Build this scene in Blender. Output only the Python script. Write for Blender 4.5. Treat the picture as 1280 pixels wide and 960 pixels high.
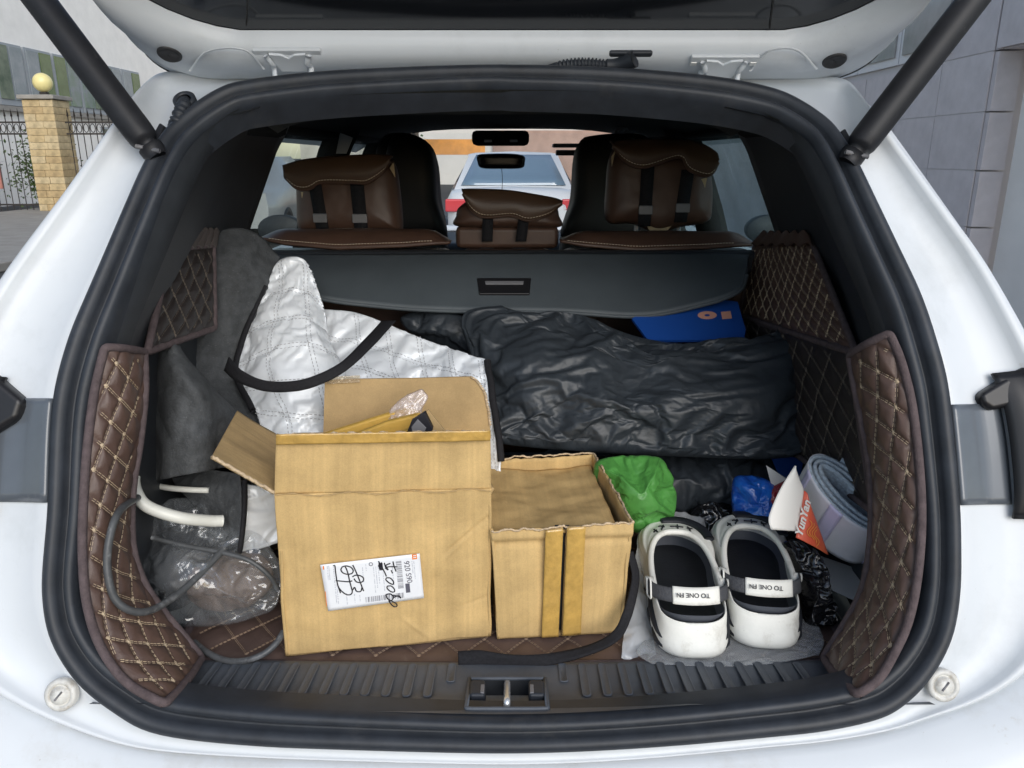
import bpy, bmesh, math, random
import numpy as np
from mathutils import Vector, Matrix
random.seed(7); rng = np.random.default_rng(7)
for o in list(bpy.data.objects): bpy.data.objects.remove(o)
R = math.radians
SC = bpy.context.scene; COL = SC.collection
# ---------------------------------------------------------------- camera, sky, sun, exposure
F = 967.0; PITCH = R(16.4); H = 1.42
cam = bpy.data.cameras.new('camera'); cam.sensor_width = 36; cam.lens = 36 * F / 1280; cam.clip_start = .01; cam.clip_end = 2000
co = bpy.data.objects.new('camera', cam); COL.objects.link(co)
co.location = (0, 0, H); co.rotation_euler = (R(90) - PITCH, 0, 0); SC.camera = co
W = bpy.data.worlds.new('World'); SC.world = W; W.use_nodes = True
nt = W.node_tree; nt.nodes.clear()
sky = nt.nodes.new('ShaderNodeTexSky'); sky.sky_type = 'NISHITA'; sky.sun_disc = False
SUN_EL, SUN_AZ = R(30), R(160)
sky.sun_elevation = SUN_EL; sky.sun_rotation = SUN_AZ; sky.air_density = 1.0; sky.dust_density = 1.0; sky.ozone_density = .6
hs = nt.nodes.new('ShaderNodeHueSaturation'); hs.inputs['Saturation'].default_value = .85
bgn = nt.nodes.new('ShaderNodeBackground'); bgn.inputs['Strength'].default_value = .12
out = nt.nodes.new('ShaderNodeOutputWorld')
nt.links.new(sky.outputs[0], hs.inputs['Color']); nt.links.new(hs.outputs[0], bgn.inputs[0]); nt.links.new(bgn.outputs[0], out.inputs[0])
sl = bpy.data.lights.new('sun', 'SUN'); sl.energy = 1.4; sl.angle = R(45); sl.color = (1, .985, .96)
so = bpy.data.objects.new('sun', sl); COL.objects.link(so)
sd = Vector((math.sin(SUN_AZ) * math.cos(SUN_EL), math.cos(SUN_AZ) * math.cos(SUN_EL), math.sin(SUN_EL)))
so.rotation_euler = (-sd).to_track_quat('-Z', 'Y').to_euler(); so.location = sd * 30
SC.view_settings.view_transform = 'Standard'; SC.view_settings.look = 'None'
SC.view_settings.exposure = 0.52; SC.view_settings.gamma = 1
# ---------------------------------------------------------------- pixel -> ray helpers (1280x960 photo)
FW = np.array([0, math.cos(PITCH), -math.sin(PITCH)]); UP = np.array([0, math.sin(PITCH), math.cos(PITCH)]); RT = np.array([1., 0, 0])
CO = np.array([0, 0, H])
def ray(x, y): return RT * ((x - 640) / F) + UP * ((480 - y) / F) + FW
def atY(x, y, Y): d = ray(x, y); return CO + d * (Y / d[1])
def atZ(x, y, Z): d = ray(x, y); return CO + d * ((Z - H) / d[2])
def atX(x, y, X): d = ray(x, y); return CO + d * (X / d[0])
def atPl(x, y, p0, n): d = ray(x, y); return CO + d * (np.dot(np.array(p0) - CO, n) / np.dot(d, n))
def atD(x, y, D): return CO + ray(x, y) * D
PZ = [.60, .70, .745, .80, 1.0, 1.2, 1.4, 1.53, 1.62]; PY = [.735, .748, .757, .775, .85, .93, 1.05, 1.17, 1.27]
def prof(z): return np.interp(z, PZ, PY)
def onP(x, y, off=0.):
    d = ray(x, y); lo, hi = .3, 2.5
    for _ in range(40):
        m = (lo + hi) / 2; p = CO + d * m
        if p[1] < prof(p[2]) + off: lo = m
        else: hi = m
    return CO + d * lo
def ipts(pts, n, closed=False):
    """Catmull-Rom through pts, n samples uniform by arc length"""
    P = np.array(pts, float)
    if closed: Q = np.vstack([P[-1:], P, P[:2]])
    else: Q = np.vstack([2 * P[:1] - P[1:2], P, 2 * P[-1:] - P[-2:-1]])
    segs = len(Q) - 3; o = []
    for i in range(segs):
        t = np.linspace(0, 1, 12, endpoint=False)[:, None]
        a, b, c, d = Q[i:i + 4]
        o.append(.5 * (2 * b + (c - a) * t + (2 * a - 5 * b + 4 * c - d) * t * t + (3 * b - a - 3 * c + d) * t ** 3))
    o = np.vstack(o + [Q[-2:-1]])
    L = np.r_[0, np.cumsum(np.linalg.norm(np.diff(o, axis=0), axis=1))]
    s = np.linspace(0, L[-1], n + 1 if closed else n)[:n]
    return np.stack([np.interp(s, L, o[:, k]) for k in range(o.shape[1])], 1)
def smooth_loop(P, k=2):
    for _ in range(k): P = (np.roll(P, 1, 0) + 2 * P + np.roll(P, -1, 0)) / 4
    return P
# ---------------------------------------------------------------- noise
_pr = np.random.default_rng(3); PERM = _pr.permutation(256); PERM = np.r_[PERM, PERM, PERM]
GR = _pr.normal(size=(256, 3)); GR /= np.linalg.norm(GR, axis=1)[:, None]
def pn(p, seed=0):
    p = np.asarray(p, float) + seed * 17.31; i = np.floor(p).astype(int); f = p - i; i &= 255
    u = f * f * f * (f * (f * 6 - 15) + 10); r = 0
    for dx in (0, 1):
        for dy in (0, 1):
            for dz in (0, 1):
                h = PERM[PERM[PERM[(i[..., 0] + dx) & 255] + ((i[..., 1] + dy) & 255)] + ((i[..., 2] + dz) & 255)]
                g = (GR[h] * (f - np.array([dx, dy, dz]))).sum(-1)
                r = r + g * (u[..., 0] if dx else 1 - u[..., 0]) * (u[..., 1] if dy else 1 - u[..., 1]) * (u[..., 2] if dz else 1 - u[..., 2])
    return r
def fbm(p, oc=4, seed=0):
    return sum(pn(p * 2 ** k, seed + k) * .5 ** k for k in range(oc))
def crumple(p, sc=8, seed=0, oc=3, warp=.5):
    p = np.asarray(p) * sc
    w = np.stack([pn(p * .8, seed + 11), pn(p * .8, seed + 12), pn(p * .8, seed + 13)], -1); q = p + w * warp * 2
    r = 0; a = 1.
    for k in range(oc):
        n = 1 - np.abs(pn(q, seed + k)) * 2.6; r = r + a * np.sign(n) * np.abs(n) ** 1.6; q = q * 2.05 + 3.1; a *= .5
    return r - .7
# ---------------------------------------------------------------- object helpers
WL = {}
def empty(name, loc, label=None, cat=None, group=None, kind=None):
    o = bpy.data.objects.new(name, None); COL.objects.link(o); o.location = loc; o.empty_display_size = .05; WL[o.name] = np.array(loc, float)
    return tag(o, label, cat, group, kind)
def tag(o, label=None, cat=None, group=None, kind=None):
    if label: o['label'] = label
    if cat: o['category'] = cat
    if group: o['group'] = group
    if kind: o['kind'] = kind
    return o
def put(o, parent):
    w = np.array(WL[o.name])
    if parent is not None: o.parent = parent; o.location = Vector(w - WL[parent.name])
    else: o.location = Vector(w)
def mk(name, V, Fc, mat, parent=None, smooth=True, uv=None):
    V = np.asarray(V, float); c = (V.min(0) + V.max(0)) / 2; c[2] = V[:, 2].min()
    me = bpy.data.meshes.new(name); me.from_pydata((V - c).tolist(), [], [tuple(int(k) for k in f) for f in Fc])
    me.materials.append(mat)
    if smooth: me.polygons.foreach_set('use_smooth', [True] * len(me.polygons))
    if uv is not None:
        l = me.uv_layers.new(name='UVMap'); idx = np.zeros(len(me.loops), int); me.loops.foreach_get('vertex_index', idx)
        l.data.foreach_set('uv', np.asarray(uv)[idx].astype(np.float32).ravel())
    me.update(); o = bpy.data.objects.new(name, me); COL.objects.link(o); WL[o.name] = c; put(o, parent)
    return o
def gfaces(nu, nv, cu=False, cv=False, off=0, flip=False):
    f = []
    for i in range(nu if cu else nu - 1):
        for j in range(nv if cv else nv - 1):
            a = i * nv + j; b = ((i + 1) % nu) * nv + j; c = ((i + 1) % nu) * nv + (j + 1) % nv; d = i * nv + (j + 1) % nv
            f.append((off + a, off + d, off + c, off + b) if flip else (off + a, off + b, off + c, off + d))
    return f
def gridn(P):
    du = np.gradient(P, axis=0); dv = np.gradient(P, axis=1); n = np.cross(du, dv); return n / (np.linalg.norm(n, axis=-1, keepdims=True) + 1e-12)
def muv(P):
    u = np.zeros(P.shape[:2]); v = np.zeros(P.shape[:2])
    u[1:] = np.cumsum(np.linalg.norm(np.diff(P, axis=0), axis=-1).mean(1))[:, None]
    v[:, 1:] = np.cumsum(np.linalg.norm(np.diff(P, axis=1), axis=-1).mean(0))[None]
    return np.stack([u, v], -1).reshape(-1, 2)
def grid(name, P, mat, parent=None, cu=False, cv=False, thick=0, smooth=True, flip=False):
    """P[nu,nv,3]; thick>0 makes a closed shell towards -normal"""
    P = np.asarray(P, float); nu, nv = P.shape[:2]; uv = muv(P)
    if not thick: return mk(name, P.reshape(-1, 3), gfaces(nu, nv, cu, cv, flip=flip), mat, parent, smooth, uv)
    n = gridn(P); Q = P - n * thick; N = nu * nv
    f = gfaces(nu, nv, cu, cv) + gfaces(nu, nv, cu, cv, N, True)
    if not cu:
        for j in range(nv - (0 if cv else 1)):
            k = (j + 1) % nv
            f += [(j, k, N + k, N + j), ((nu - 1) * nv + k, (nu - 1) * nv + j, N + (nu - 1) * nv + j, N + (nu - 1) * nv + k)]
    if not cv:
        for i in range(nu - (0 if cu else 1)):
            k = (i + 1) % nu
            f += [(k * nv, i * nv, N + i * nv, N + k * nv), (i * nv + nv - 1, k * nv + nv - 1, N + k * nv + nv - 1, N + i * nv + nv - 1)]
    return mk(name, np.vstack([P.reshape(-1, 3), Q.reshape(-1, 3)]), f, mat, parent, smooth, np.vstack([uv, uv]))
def frames(P, closed=False, up=None):
    T = (np.roll(P, -1, 0) - np.roll(P, 1, 0)) if closed else np.gradient(P, axis=0)
    T /= np.linalg.norm(T, axis=1)[:, None] + 1e-12
    N = np.zeros_like(P); a = np.array(up if up is not None else ([0, 0, 1.] if abs(T[0][2]) < .9 else [1., 0, 0]))
    for i in range(len(P)):
        a2 = a - T[i] * np.dot(a, T[i]); a2 /= np.linalg.norm(a2) + 1e-12; N[i] = a2
        if up is None: a = a2
    return T, N, np.cross(T, N)
def tubegeo(P, r, n=8, closed=False, flat=1., up=None):
    P = np.asarray(P, float); T, N, B = frames(P, closed, up); m = len(P); r = np.broadcast_to(np.asarray(r, float), (m,))
    th = np.linspace(0, 2 * math.pi, n, endpoint=False)
    V = P[:, None] + r[:, None, None] * (np.cos(th)[None, :, None] * N[:, None] * flat + np.sin(th)[None, :, None] * B[:, None])
    f = gfaces(m, n, closed, True); V = V.reshape(-1, 3)
    if not closed:
        f = f + [tuple(range(n - 1, -1, -1)), tuple(range((m - 1) * n, m * n))]
    return V, f
def tube(name, P, r, mat, parent=None, n=8, closed=False, flat=1., up=None, smooth=True):
    V, f = tubegeo(P, r, n, closed, flat, up); return mk(name, V, f, mat, parent, smooth)
def multi(name, parts, mat, parent=None, smooth=True):
    V = []; Fc = []; o = 0
    for v, f in parts:
        V.append(np.asarray(v)); Fc += [tuple(k + o for k in q) for q in f]; o += len(v)
    return mk(name, np.vstack(V), Fc, mat, parent, smooth)
BOXF = [(0, 3, 2, 1), (4, 5, 6, 7), (0, 1, 5, 4), (1, 2, 6, 5), (2, 3, 7, 6), (3, 0, 4, 7)]
def boxgeo(c, s, rot=None):
    x, y, z = np.array(s) / 2.
    V = np.array([(-x, -y, -z), (x, -y, -z), (x, y, -z), (-x, y, -z), (-x, -y, z), (x, -y, z), (x, y, z), (-x, y, z)])
    if rot is not None: V = V @ np.array(rot).T
    return V + np.array(c), BOXF
def rotz(a): c, s = math.cos(a), math.sin(a); return np.array([[c, -s, 0], [s, c, 0], [0, 0, 1]])
def rotx(a): c, s = math.cos(a), math.sin(a); return np.array([[1, 0, 0], [0, c, -s], [0, s, c]])
def roty(a): c, s = math.cos(a), math.sin(a); return np.array([[c, 0, s], [0, 1, 0], [-s, 0, c]])
def bev(o, w=.004, seg=2, ang=30):
    m = o.modifiers.new('bevel', 'BEVEL'); m.width = w; m.segments = seg; m.limit_method = 'ANGLE'; m.angle_limit = R(ang); m.harden_normals = True; return o
def box(name, c, s, mat, parent=None, rot=None, bevel=.003, seg=2):
    V, f = boxgeo(c, s, rot); o = mk(name, V, f, mat, parent, smooth=bevel > 0)
    if bevel: bev(o, bevel, seg)
    return o
def hexa(name, V8, mat, parent=None, bevel=.003, smooth=None):
    o = mk(name, V8, BOXF, mat, parent, smooth=bevel > 0)
    if bevel: bev(o, bevel, 3)
    return o
def prism(name, poly, vec, mat, parent=None, bevel=0, smooth=False):
    P = np.asarray(poly, float); n = len(P); V = np.vstack([P, P + np.asarray(vec)])
    f = [tuple(range(n - 1, -1, -1)), tuple(range(n, 2 * n))] + [(i, (i + 1) % n, n + (i + 1) % n, n + i) for i in range(n)]
    o = mk(name, V, f, mat, parent, smooth)
    bm = bmesh.new(); bm.from_mesh(o.data); bmesh.ops.recalc_face_normals(bm, faces=bm.faces); bm.to_mesh(o.data); bm.free()
    if bevel: bev(o, bevel, 2)
    return o
def rrect(x0, x1, y0, y1, r, n=6):
    pts = []
    for cx, cy, a0 in ((x1 - r, y0 + r, -90), (x1 - r, y1 - r, 0), (x0 + r, y1 - r, 90), (x0 + r, y0 + r, 180)):
        for k in range(n + 1):
            a = R(a0 + 90 * k / n); pts.append((cx + r * math.cos(a), cy + r * math.sin(a)))
    return np.array(pts)
def pillow(name, px, Y0, z0, k, thick, mat, parent=None, back=.6, wr=None, n=200, m=40, e=(2.2, .6), clampz=None):
    """closed bag: outline px laid on the plane Y=Y0+k(z-z0), swollen both ways, creased by wr(P)->height"""
    nrm = np.array([0, -1, k]); nrm = nrm / np.linalg.norm(nrm); p0 = np.array([0, Y0, z0])
    B = ipts([atPl(x, y, p0, nrm) for x, y in px], n, True); c = B.mean(0)
    r = np.linspace(.02, 1, m) ** .8; r[-1] = 1
    P = c + r[None, :, None] * (B - c)[:, None]
    h = (1 - r ** e[0]) ** e[1]
    fr = P + nrm * thick * h[None, :, None]; bk = P - nrm * thick * back * h[None, :, None]
    if wr is not None:
        w = wr(fr); env = np.clip((1 - r) * 10, .25, 1)[None]
        fr = fr + nrm * (w * env)[..., None]
        rad = (B - c) / np.linalg.norm(B - c, axis=1)[:, None]
        fr = fr + rad[:, None] * (w * .35 * r[None] ** 2)[..., None]
        bk[:, -1] = fr[:, -1]
    if clampz is not None: fr[..., 2] = np.maximum(fr[..., 2], clampz); bk[..., 2] = np.maximum(bk[..., 2], clampz)
    V = np.concatenate([fr, bk[:, :-1][:, ::-1]], 1); nv = V.shape[1]
    f = gfaces(n, nv, True, False, flip=True)
    f += [tuple(i * nv for i in range(n)), tuple(i * nv + nv - 1 for i in range(n - 1, -1, -1))]
    return mk(name, V.reshape(-1, 3), f, mat, parent, True, muv(V))
def disc(n):
    t = np.linspace(-1, 1, n); u, v = np.meshgrid(t, t, indexing='ij'); x = u * np.sqrt(1 - v * v / 2); y = v * np.sqrt(1 - u * u / 2); return np.clip(np.hypot(x, y), 0, 1), np.arctan2(y, x) % (2 * math.pi)
def cloth(P, pin, grow=.1, bend=.5, press=0., frames=22, quality=4, stiff=15., grav=0.):
    """let a sheet that is a little too big for its outline buckle into folds; returns the settled points"""
    nu, nv = P.shape[:2]; me = bpy.data.meshes.new('tmp'); me.from_pydata(P.reshape(-1, 3).tolist(), [], gfaces(nu, nv)); o = bpy.data.objects.new('tmp', me); COL.objects.link(o)
    vg = o.vertex_groups.new(name='pin'); vg.add([int(i) for i in np.where(pin.ravel())[0]], 1, 'REPLACE')
    md = o.modifiers.new('cloth', 'CLOTH'); c = md.settings; c.quality = quality; c.mass = .2; c.shrink_min = -grow; c.effector_weights.gravity = grav; c.bending_stiffness = bend
    c.tension_stiffness = stiff; c.compression_stiffness = stiff; c.vertex_group_mass = 'pin'; c.air_damping = 4
    if press: c.use_pressure = True; c.uniform_pressure_force = press
    md.collision_settings.use_collision = False
    for f in range(1, frames + 1): SC.frame_set(f)
    e = o.evaluated_get(bpy.context.evaluated_depsgraph_get()); m2 = e.to_mesh(); V = np.zeros(len(m2.vertices) * 3); m2.vertices.foreach_get('co', V); e.to_mesh_clear()
    bpy.data.objects.remove(o); bpy.data.meshes.remove(me); SC.frame_set(1)
    return V.reshape(nu, nv, 3)
def softbag(name, px, Y0, z0, k, thick, mat, parent=None, back=.6, n=80, e=(4, .5), grow=.1, bend=.5, press=.4, seed=0, clampz=.768, noise=.004, frames=22, fine=0., rot=0., nsc=14, nan=(1, 1, 1)):
    """closed bag: outline px on the plane Y=Y0+k(z-z0); front skin settled as loose cloth"""
    nrm = np.array([0, -1, k]); nrm = nrm / np.linalg.norm(nrm); p0 = np.array([0, Y0, z0])
    B = ipts([atPl(x, y, p0, nrm) for x, y in px], 720, True); c = B.mean(0); r, a = disc(n)
    ang = ((a + rot) / (2 * math.pi) * 720) % 720; i0 = ang.astype(int) % 720; f = (ang - ang.astype(int))[..., None]; Bq = B[i0] * (1 - f) + B[(i0 + 1) % 720] * f
    P = c + r[..., None] * (Bq - c); h = (1 - r ** e[0]) ** e[1]
    fr = P + nrm * (thick * h + noise * fbm(P * nsc * np.array(nan), 3, seed) * (r < .97))[..., None]; bk = P - nrm * (thick * back * h)[..., None]
    if (gridn(fr)[n // 2, n // 2] * nrm).sum() < 0: fr = fr[:, ::-1]; bk = bk[:, ::-1]; r = r[:, ::-1]
    fr = cloth(fr, r > .995, grow, bend, press, frames)
    if fine: fr = fr + gridn(fr) * (crumple(fr, 30, seed, 2) * fine * (r < .98))[..., None]
    if clampz is not None: fr[..., 2] = np.maximum(fr[..., 2], clampz); bk[..., 2] = np.maximum(bk[..., 2], clampz)
    N = n * n; V = np.vstack([fr.reshape(-1, 3), bk.reshape(-1, 3)]); uv = muv(fr)
    o = mk(name, V, gfaces(n, n) + gfaces(n, n, off=N, flip=True), mat, parent, True, np.vstack([uv, uv]))
    m_ = o.modifiers.new('weld', 'WELD'); m_.merge_threshold = .0004; sb = o.modifiers.new('sub', 'SUBSURF'); sb.levels = 1; sb.render_levels = 1
    return o
def spl(ctrl, nu, nv):
    """smooth surface through a control net [m][n][3]"""
    C = np.array(ctrl, float)
    A = np.stack([ipts(C[i], nv) for i in range(C.shape[0])])
    return np.stack([ipts(A[:, j], nu) for j in range(nv)], 1)
def lin2(a, b, c, d, nu, nv):
    u = np.linspace(0, 1, nu)[:, None, None]; v = np.linspace(0, 1, nv)[None, :, None]
    a, b, c, d = [np.asarray(q, float) for q in (a, b, c, d)]
    return a * (1 - u) * (1 - v) + b * u * (1 - v) + c * u * v + d * (1 - u) * v
def dashgeo(P, N, ln=.005, gap=.0025, w=.0011, h=.0008, side=0.):
    """thread: little bars laid along polyline P (normals N)"""
    P = np.asarray(P); L = np.r_[0, np.cumsum(np.linalg.norm(np.diff(P, axis=0), axis=1))]; V = []; f = []; s = gap
    if L[-1] < ln * 1.5: return np.zeros((0, 3)), []
    k = int((L[-1] - gap) / (ln + gap)); s0 = gap + np.arange(k) * (ln + gap); s1 = s0 + ln
    at = lambda A, s: np.stack([np.interp(s, L, A[:, i]) for i in range(3)], 1)
    a, b = at(P, s0), at(P, s1); n = at(np.asarray(N), (s0 + s1) / 2); t = b - a; t /= np.linalg.norm(t, axis=1)[:, None] + 1e-12
    q = np.cross(n, t) * w / 2; a = a + np.cross(n, t) * side; b = b + np.cross(n, t) * side; up = n * h; lo = -n * h * .5
    V = np.stack([a - q + lo, b - q + lo, b + q + lo, a + q + lo, a - q * .6 + up, b - q * .6 + up, b + q * .6 + up, a + q * .6 + up], 1).reshape(-1, 3)
    f = [tuple(x + 8 * i for x in q) for i in range(k) for q in BOXF[1:]]
    return V, f
def text_mesh(name, body, size, origin, xdir, ydir, mat, parent, bold=0., ext=.0002, shear=0.):
    cu = bpy.data.curves.new(name, 'FONT'); cu.body = body; cu.size = size; cu.extrude = ext; cu.offset = bold; cu.align_x = 'CENTER'; cu.align_y = 'CENTER'; cu.shear = shear
    t = bpy.data.objects.new(name + '_tmp', cu); COL.objects.link(t)
    bpy.context.view_layer.update(); dg = bpy.context.evaluated_depsgraph_get(); me = bpy.data.meshes.new_from_object(t.evaluated_get(dg))
    bpy.data.objects.remove(t); bpy.data.curves.remove(cu)
    V = np.array([v.co for v in me.vertices]); fs = [tuple(p.vertices) for p in me.polygons]; bpy.data.meshes.remove(me)
    x = np.array(xdir) / np.linalg.norm(xdir); y = np.array(ydir) - x * np.dot(x, ydir); y /= np.linalg.norm(y); z = np.cross(x, y)
    return mk(name, np.array(origin) + V @ np.stack([x, y, z]), fs, mat, parent, False)
# ---------------------------------------------------------------- materials
MT = {}
def M(name, col, rough=.5, metal=0., spec=.5, coat=0., var=None, bump=None, sheen=0., rvar=0., coord='Object', dirt=None):
    """var=(scale,amount[,col2]) bump=(scale,strength,dist) dirt=(scale,lo,hi,col)"""
    m = bpy.data.materials.new(name); m.use_nodes = True; t = m.node_tree; b = t.nodes['Principled BSDF']; MT[name] = m
    L = t.links.new; c = (*col, 1)
    b.inputs['Base Color'].default_value = c; b.inputs['Roughness'].default_value = rough; b.inputs['Metallic'].default_value = metal
    b.inputs['Specular IOR Level'].default_value = spec; b.inputs['Coat Weight'].default_value = coat; b.inputs['Coat Roughness'].default_value = .08
    b.inputs['Sheen Weight'].default_value = sheen
    tc = t.nodes.new('ShaderNodeTexCoord'); src = None
    def noise(sc, det=5, rgh=.6):
        n = t.nodes.new('ShaderNodeTexNoise'); n.inputs['Scale'].default_value = sc; n.inputs['Detail'].default_value = det; n.inputs['Roughness'].default_value = rgh
        L(tc.outputs[coord], n.inputs['Vector']); return n
    def ramp(lo, hi):
        r = t.nodes.new('ShaderNodeMapRange'); r.inputs['From Min'].default_value = lo; r.inputs['From Max'].default_value = hi; return r
    def mix(f, a, bb):
        x = t.nodes.new('ShaderNodeMix'); x.data_type = 'RGBA'
        L(f, x.inputs['Factor'])
        for q, s in ((a, 6), (bb, 7)):
            if isinstance(q, tuple): x.inputs[s].default_value = q
            else: L(q, x.inputs[s])
        return x.outputs[2]
    if var:
        n = noise(var[0]); r = ramp(.3, .7); L(n.outputs['Fac'], r.inputs['Value'])
        c2 = (*var[2], 1) if len(var) > 2 else tuple(max(0, k * (1 - var[1])) for k in col) + (1,)
        c1 = c if len(var) > 2 else tuple(min(1, k * (1 + var[1] * .5)) for k in col) + (1,)
        src = mix(r.outputs[0], c1, c2)
        if rvar:
            rr = t.nodes.new('ShaderNodeMapRange'); rr.inputs['To Min'].default_value = rough - rvar; rr.inputs['To Max'].default_value = rough + rvar
            L(n.outputs['Fac'], rr.inputs['Value']); L(rr.outputs[0], b.inputs['Roughness'])
    if dirt:
        for sc, lo, hi, dc in ([dirt] if not isinstance(dirt, list) else dirt):
            n = noise(sc, 8, .7); r = ramp(lo, hi); L(n.outputs['Fac'], r.inputs['Value']); src = mix(r.outputs[0], src if src is not None else c, (*dc, 1))
    if src is not None: L(src, b.inputs['Base Color'])
    if bump:
        n = noise(bump[0], 4); bp = t.nodes.new('ShaderNodeBump'); bp.inputs['Strength'].default_value = bump[1]; bp.inputs['Distance'].default_value = bump[2]
        L(n.outputs['Fac'], bp.inputs['Height']); L(bp.outputs[0], b.inputs['Normal'])
    return m
def film(name, tint=(1, 1, 1), gloss=.08, rough=.12, haze=.0, hazecol=(.8, .82, .85), bump=None, fres=1.35):
    """thin clear sheet: see-through, Fresnel gloss, a little milky"""
    m = bpy.data.materials.new(name); m.use_nodes = True; t = m.node_tree; t.nodes.clear(); L = t.links.new; MT[name] = m
    o = t.nodes.new('ShaderNodeOutputMaterial'); tr = t.nodes.new('ShaderNodeBsdfTransparent'); tr.inputs[0].default_value = (*tint, 1)
    gl = t.nodes.new('ShaderNodeBsdfGlossy'); gl.inputs['Roughness'].default_value = rough
    fr = t.nodes.new('ShaderNodeLayerWeight'); fr.inputs['Blend'].default_value = .5
    pw = t.nodes.new('ShaderNodeMath'); pw.operation = 'POWER'; pw.inputs[1].default_value = 4.; L(fr.outputs['Facing'], pw.inputs[0])
    ad = t.nodes.new('ShaderNodeMath'); ad.operation = 'MULTIPLY_ADD'; ad.use_clamp = True; ad.inputs[1].default_value = (fres - 1) * 1.1; ad.inputs[2].default_value = gloss; L(pw.outputs[0], ad.inputs[0])
    df = t.nodes.new('ShaderNodeBsdfDiffuse'); df.inputs[0].default_value = (*hazecol, 1)
    m1 = t.nodes.new('ShaderNodeMixShader'); m1.inputs[0].default_value = haze; L(tr.outputs[0], m1.inputs[1]); L(df.outputs[0], m1.inputs[2])
    m2 = t.nodes.new('ShaderNodeMixShader'); L(ad.outputs[0], m2.inputs[0]); L(m1.outputs[0], m2.inputs[1]); L(gl.outputs[0], m2.inputs[2]); L(m2.outputs[0], o.inputs[0])
    if bump:
        tc = t.nodes.new('ShaderNodeTexCoord'); n = t.nodes.new('ShaderNodeTexNoise'); n.inputs['Scale'].default_value = bump[0]; n.inputs['Detail'].default_value = 3; n.inputs['Distortion'].default_value = 1.5
        L(tc.outputs['Object'], n.inputs['Vector']); bp = t.nodes.new('ShaderNodeBump'); bp.inputs['Strength'].default_value = bump[1]; bp.inputs['Distance'].default_value = bump[2]
        L(n.outputs['Fac'], bp.inputs['Height']); L(bp.outputs[0], gl.inputs['Normal'])
    return m
def cardboard(name, col, band=.15, stain=.17):
    """kraft board: flute streaks along V, mottled fibres, soft dents"""
    m = M(name, col, .78, spec=.25); t = m.node_tree; L = t.links.new; b = t.nodes['Principled BSDF']
    tc = t.nodes.new('ShaderNodeTexCoord'); mp = t.nodes.new('ShaderNodeMapping'); mp.inputs['Scale'].default_value = (140, 2.2, 1); L(tc.outputs['UV'], mp.inputs[0])
    s = t.nodes.new('ShaderNodeTexNoise'); s.inputs['Scale'].default_value = 1; s.inputs['Detail'].default_value = 2; L(mp.outputs[0], s.inputs[0])
    mp2 = t.nodes.new('ShaderNodeMapping'); mp2.inputs['Scale'].default_value = (28, 1.2, 1); L(tc.outputs['UV'], mp2.inputs[0])
    s2 = t.nodes.new('ShaderNodeTexNoise'); s2.inputs['Scale'].default_value = 1; s2.inputs['Detail'].default_value = 3; L(mp2.outputs[0], s2.inputs[0])
    g = t.nodes.new('ShaderNodeTexNoise'); g.inputs['Scale'].default_value = 16; g.inputs['Detail'].default_value = 8; g.inputs['Roughness'].default_value = .7; L(tc.outputs['Object'], g.inputs[0])
    fb = t.nodes.new('ShaderNodeTexNoise'); fb.inputs['Scale'].default_value = 600; fb.inputs['Detail'].default_value = 2; L(tc.outputs['Object'], fb.inputs[0])
    def mulmix(prev, fac, lo, hi, amt):
        r = t.nodes.new('ShaderNodeMapRange'); r.inputs['From Min'].default_value = lo; r.inputs['From Max'].default_value = hi; r.inputs['To Min'].default_value = 1 - amt; r.inputs['To Max'].default_value = 1 + amt * .6
        L(fac, r.inputs['Value']); v = t.nodes.new('ShaderNodeVectorMath'); v.operation = 'SCALE'; L(r.outputs[0], v.inputs['Scale'])
        if prev is None: v.inputs[0].default_value = col
        else: L(prev, v.inputs[0])
        return v.outputs[0]
    c = mulmix(None, s.outputs['Fac'], .3, .7, band * .5); c = mulmix(c, s2.outputs['Fac'], .3, .7, band); c = mulmix(c, g.outputs['Fac'], .3, .7, stain); c = mulmix(c, fb.outputs['Fac'], .3, .7, .08)
    L(c, b.inputs['Base Color'])
    ad = t.nodes.new('ShaderNodeMath'); ad.operation = 'MULTIPLY_ADD'; ad.inputs[1].default_value = .5; L(s.outputs['Fac'], ad.inputs[0]); L(s2.outputs['Fac'], ad.inputs[2])
    ad2 = t.nodes.new('ShaderNodeMath'); ad2.operation = 'ADD'; L(ad.outputs[0], ad2.inputs[0]); L(g.outputs['Fac'], ad2.inputs[1])
    bp = t.nodes.new('ShaderNodeBump'); bp.inputs['Strength'].default_value = .35; bp.inputs['Distance'].default_value = .004; L(ad2.outputs[0], bp.inputs['Height']); L(bp.outputs[0], b.inputs['Normal'])
    return m
paint = M('white_car_paint', (.63, .665, .70), .5, coat=.22, var=(6, .03), bump=(3, .02, .01), dirt=[(5, .52, .80, (.50, .53, .55)), (30, .66, .80, (.50, .49, .46)), (240, .69, .73, (.30, .28, .25))])
paint2 = M('white_bumper_paint', (.63, .665, .70), .5, coat=.2, var=(6, .04), dirt=[(6, .50, .80, (.48, .47, .44)), (25, .64, .80, (.42, .39, .34)), (160, .67, .72, (.28, .25, .21))])
rubber = M('black_seal_rubber', (.026, .031, .040), .5, spec=.4, var=(30, .3), bump=(180, .06, .002), dirt=(14, .58, .8, (.05, .052, .055)))
plastic = M('black_trim_plastic', (.030, .034, .040), .55, spec=.4, var=(40, .15), bump=(900, .25, .0006), dirt=(260, .69, .72, (.10, .10, .10)))
sillpl = M('grained_sill_plastic', (.085, .098, .118), .5, spec=.45, var=(25, .2), bump=(1100, .4, .0006), dirt=[(18, .60, .8, (.10, .105, .11)), (330, .70, .73, (.30, .30, .29))])
fabric = M('black_headliner', (.034, .035, .036), .95, spec=.1, var=(300, .25), bump=(500, .3, .001))
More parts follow.
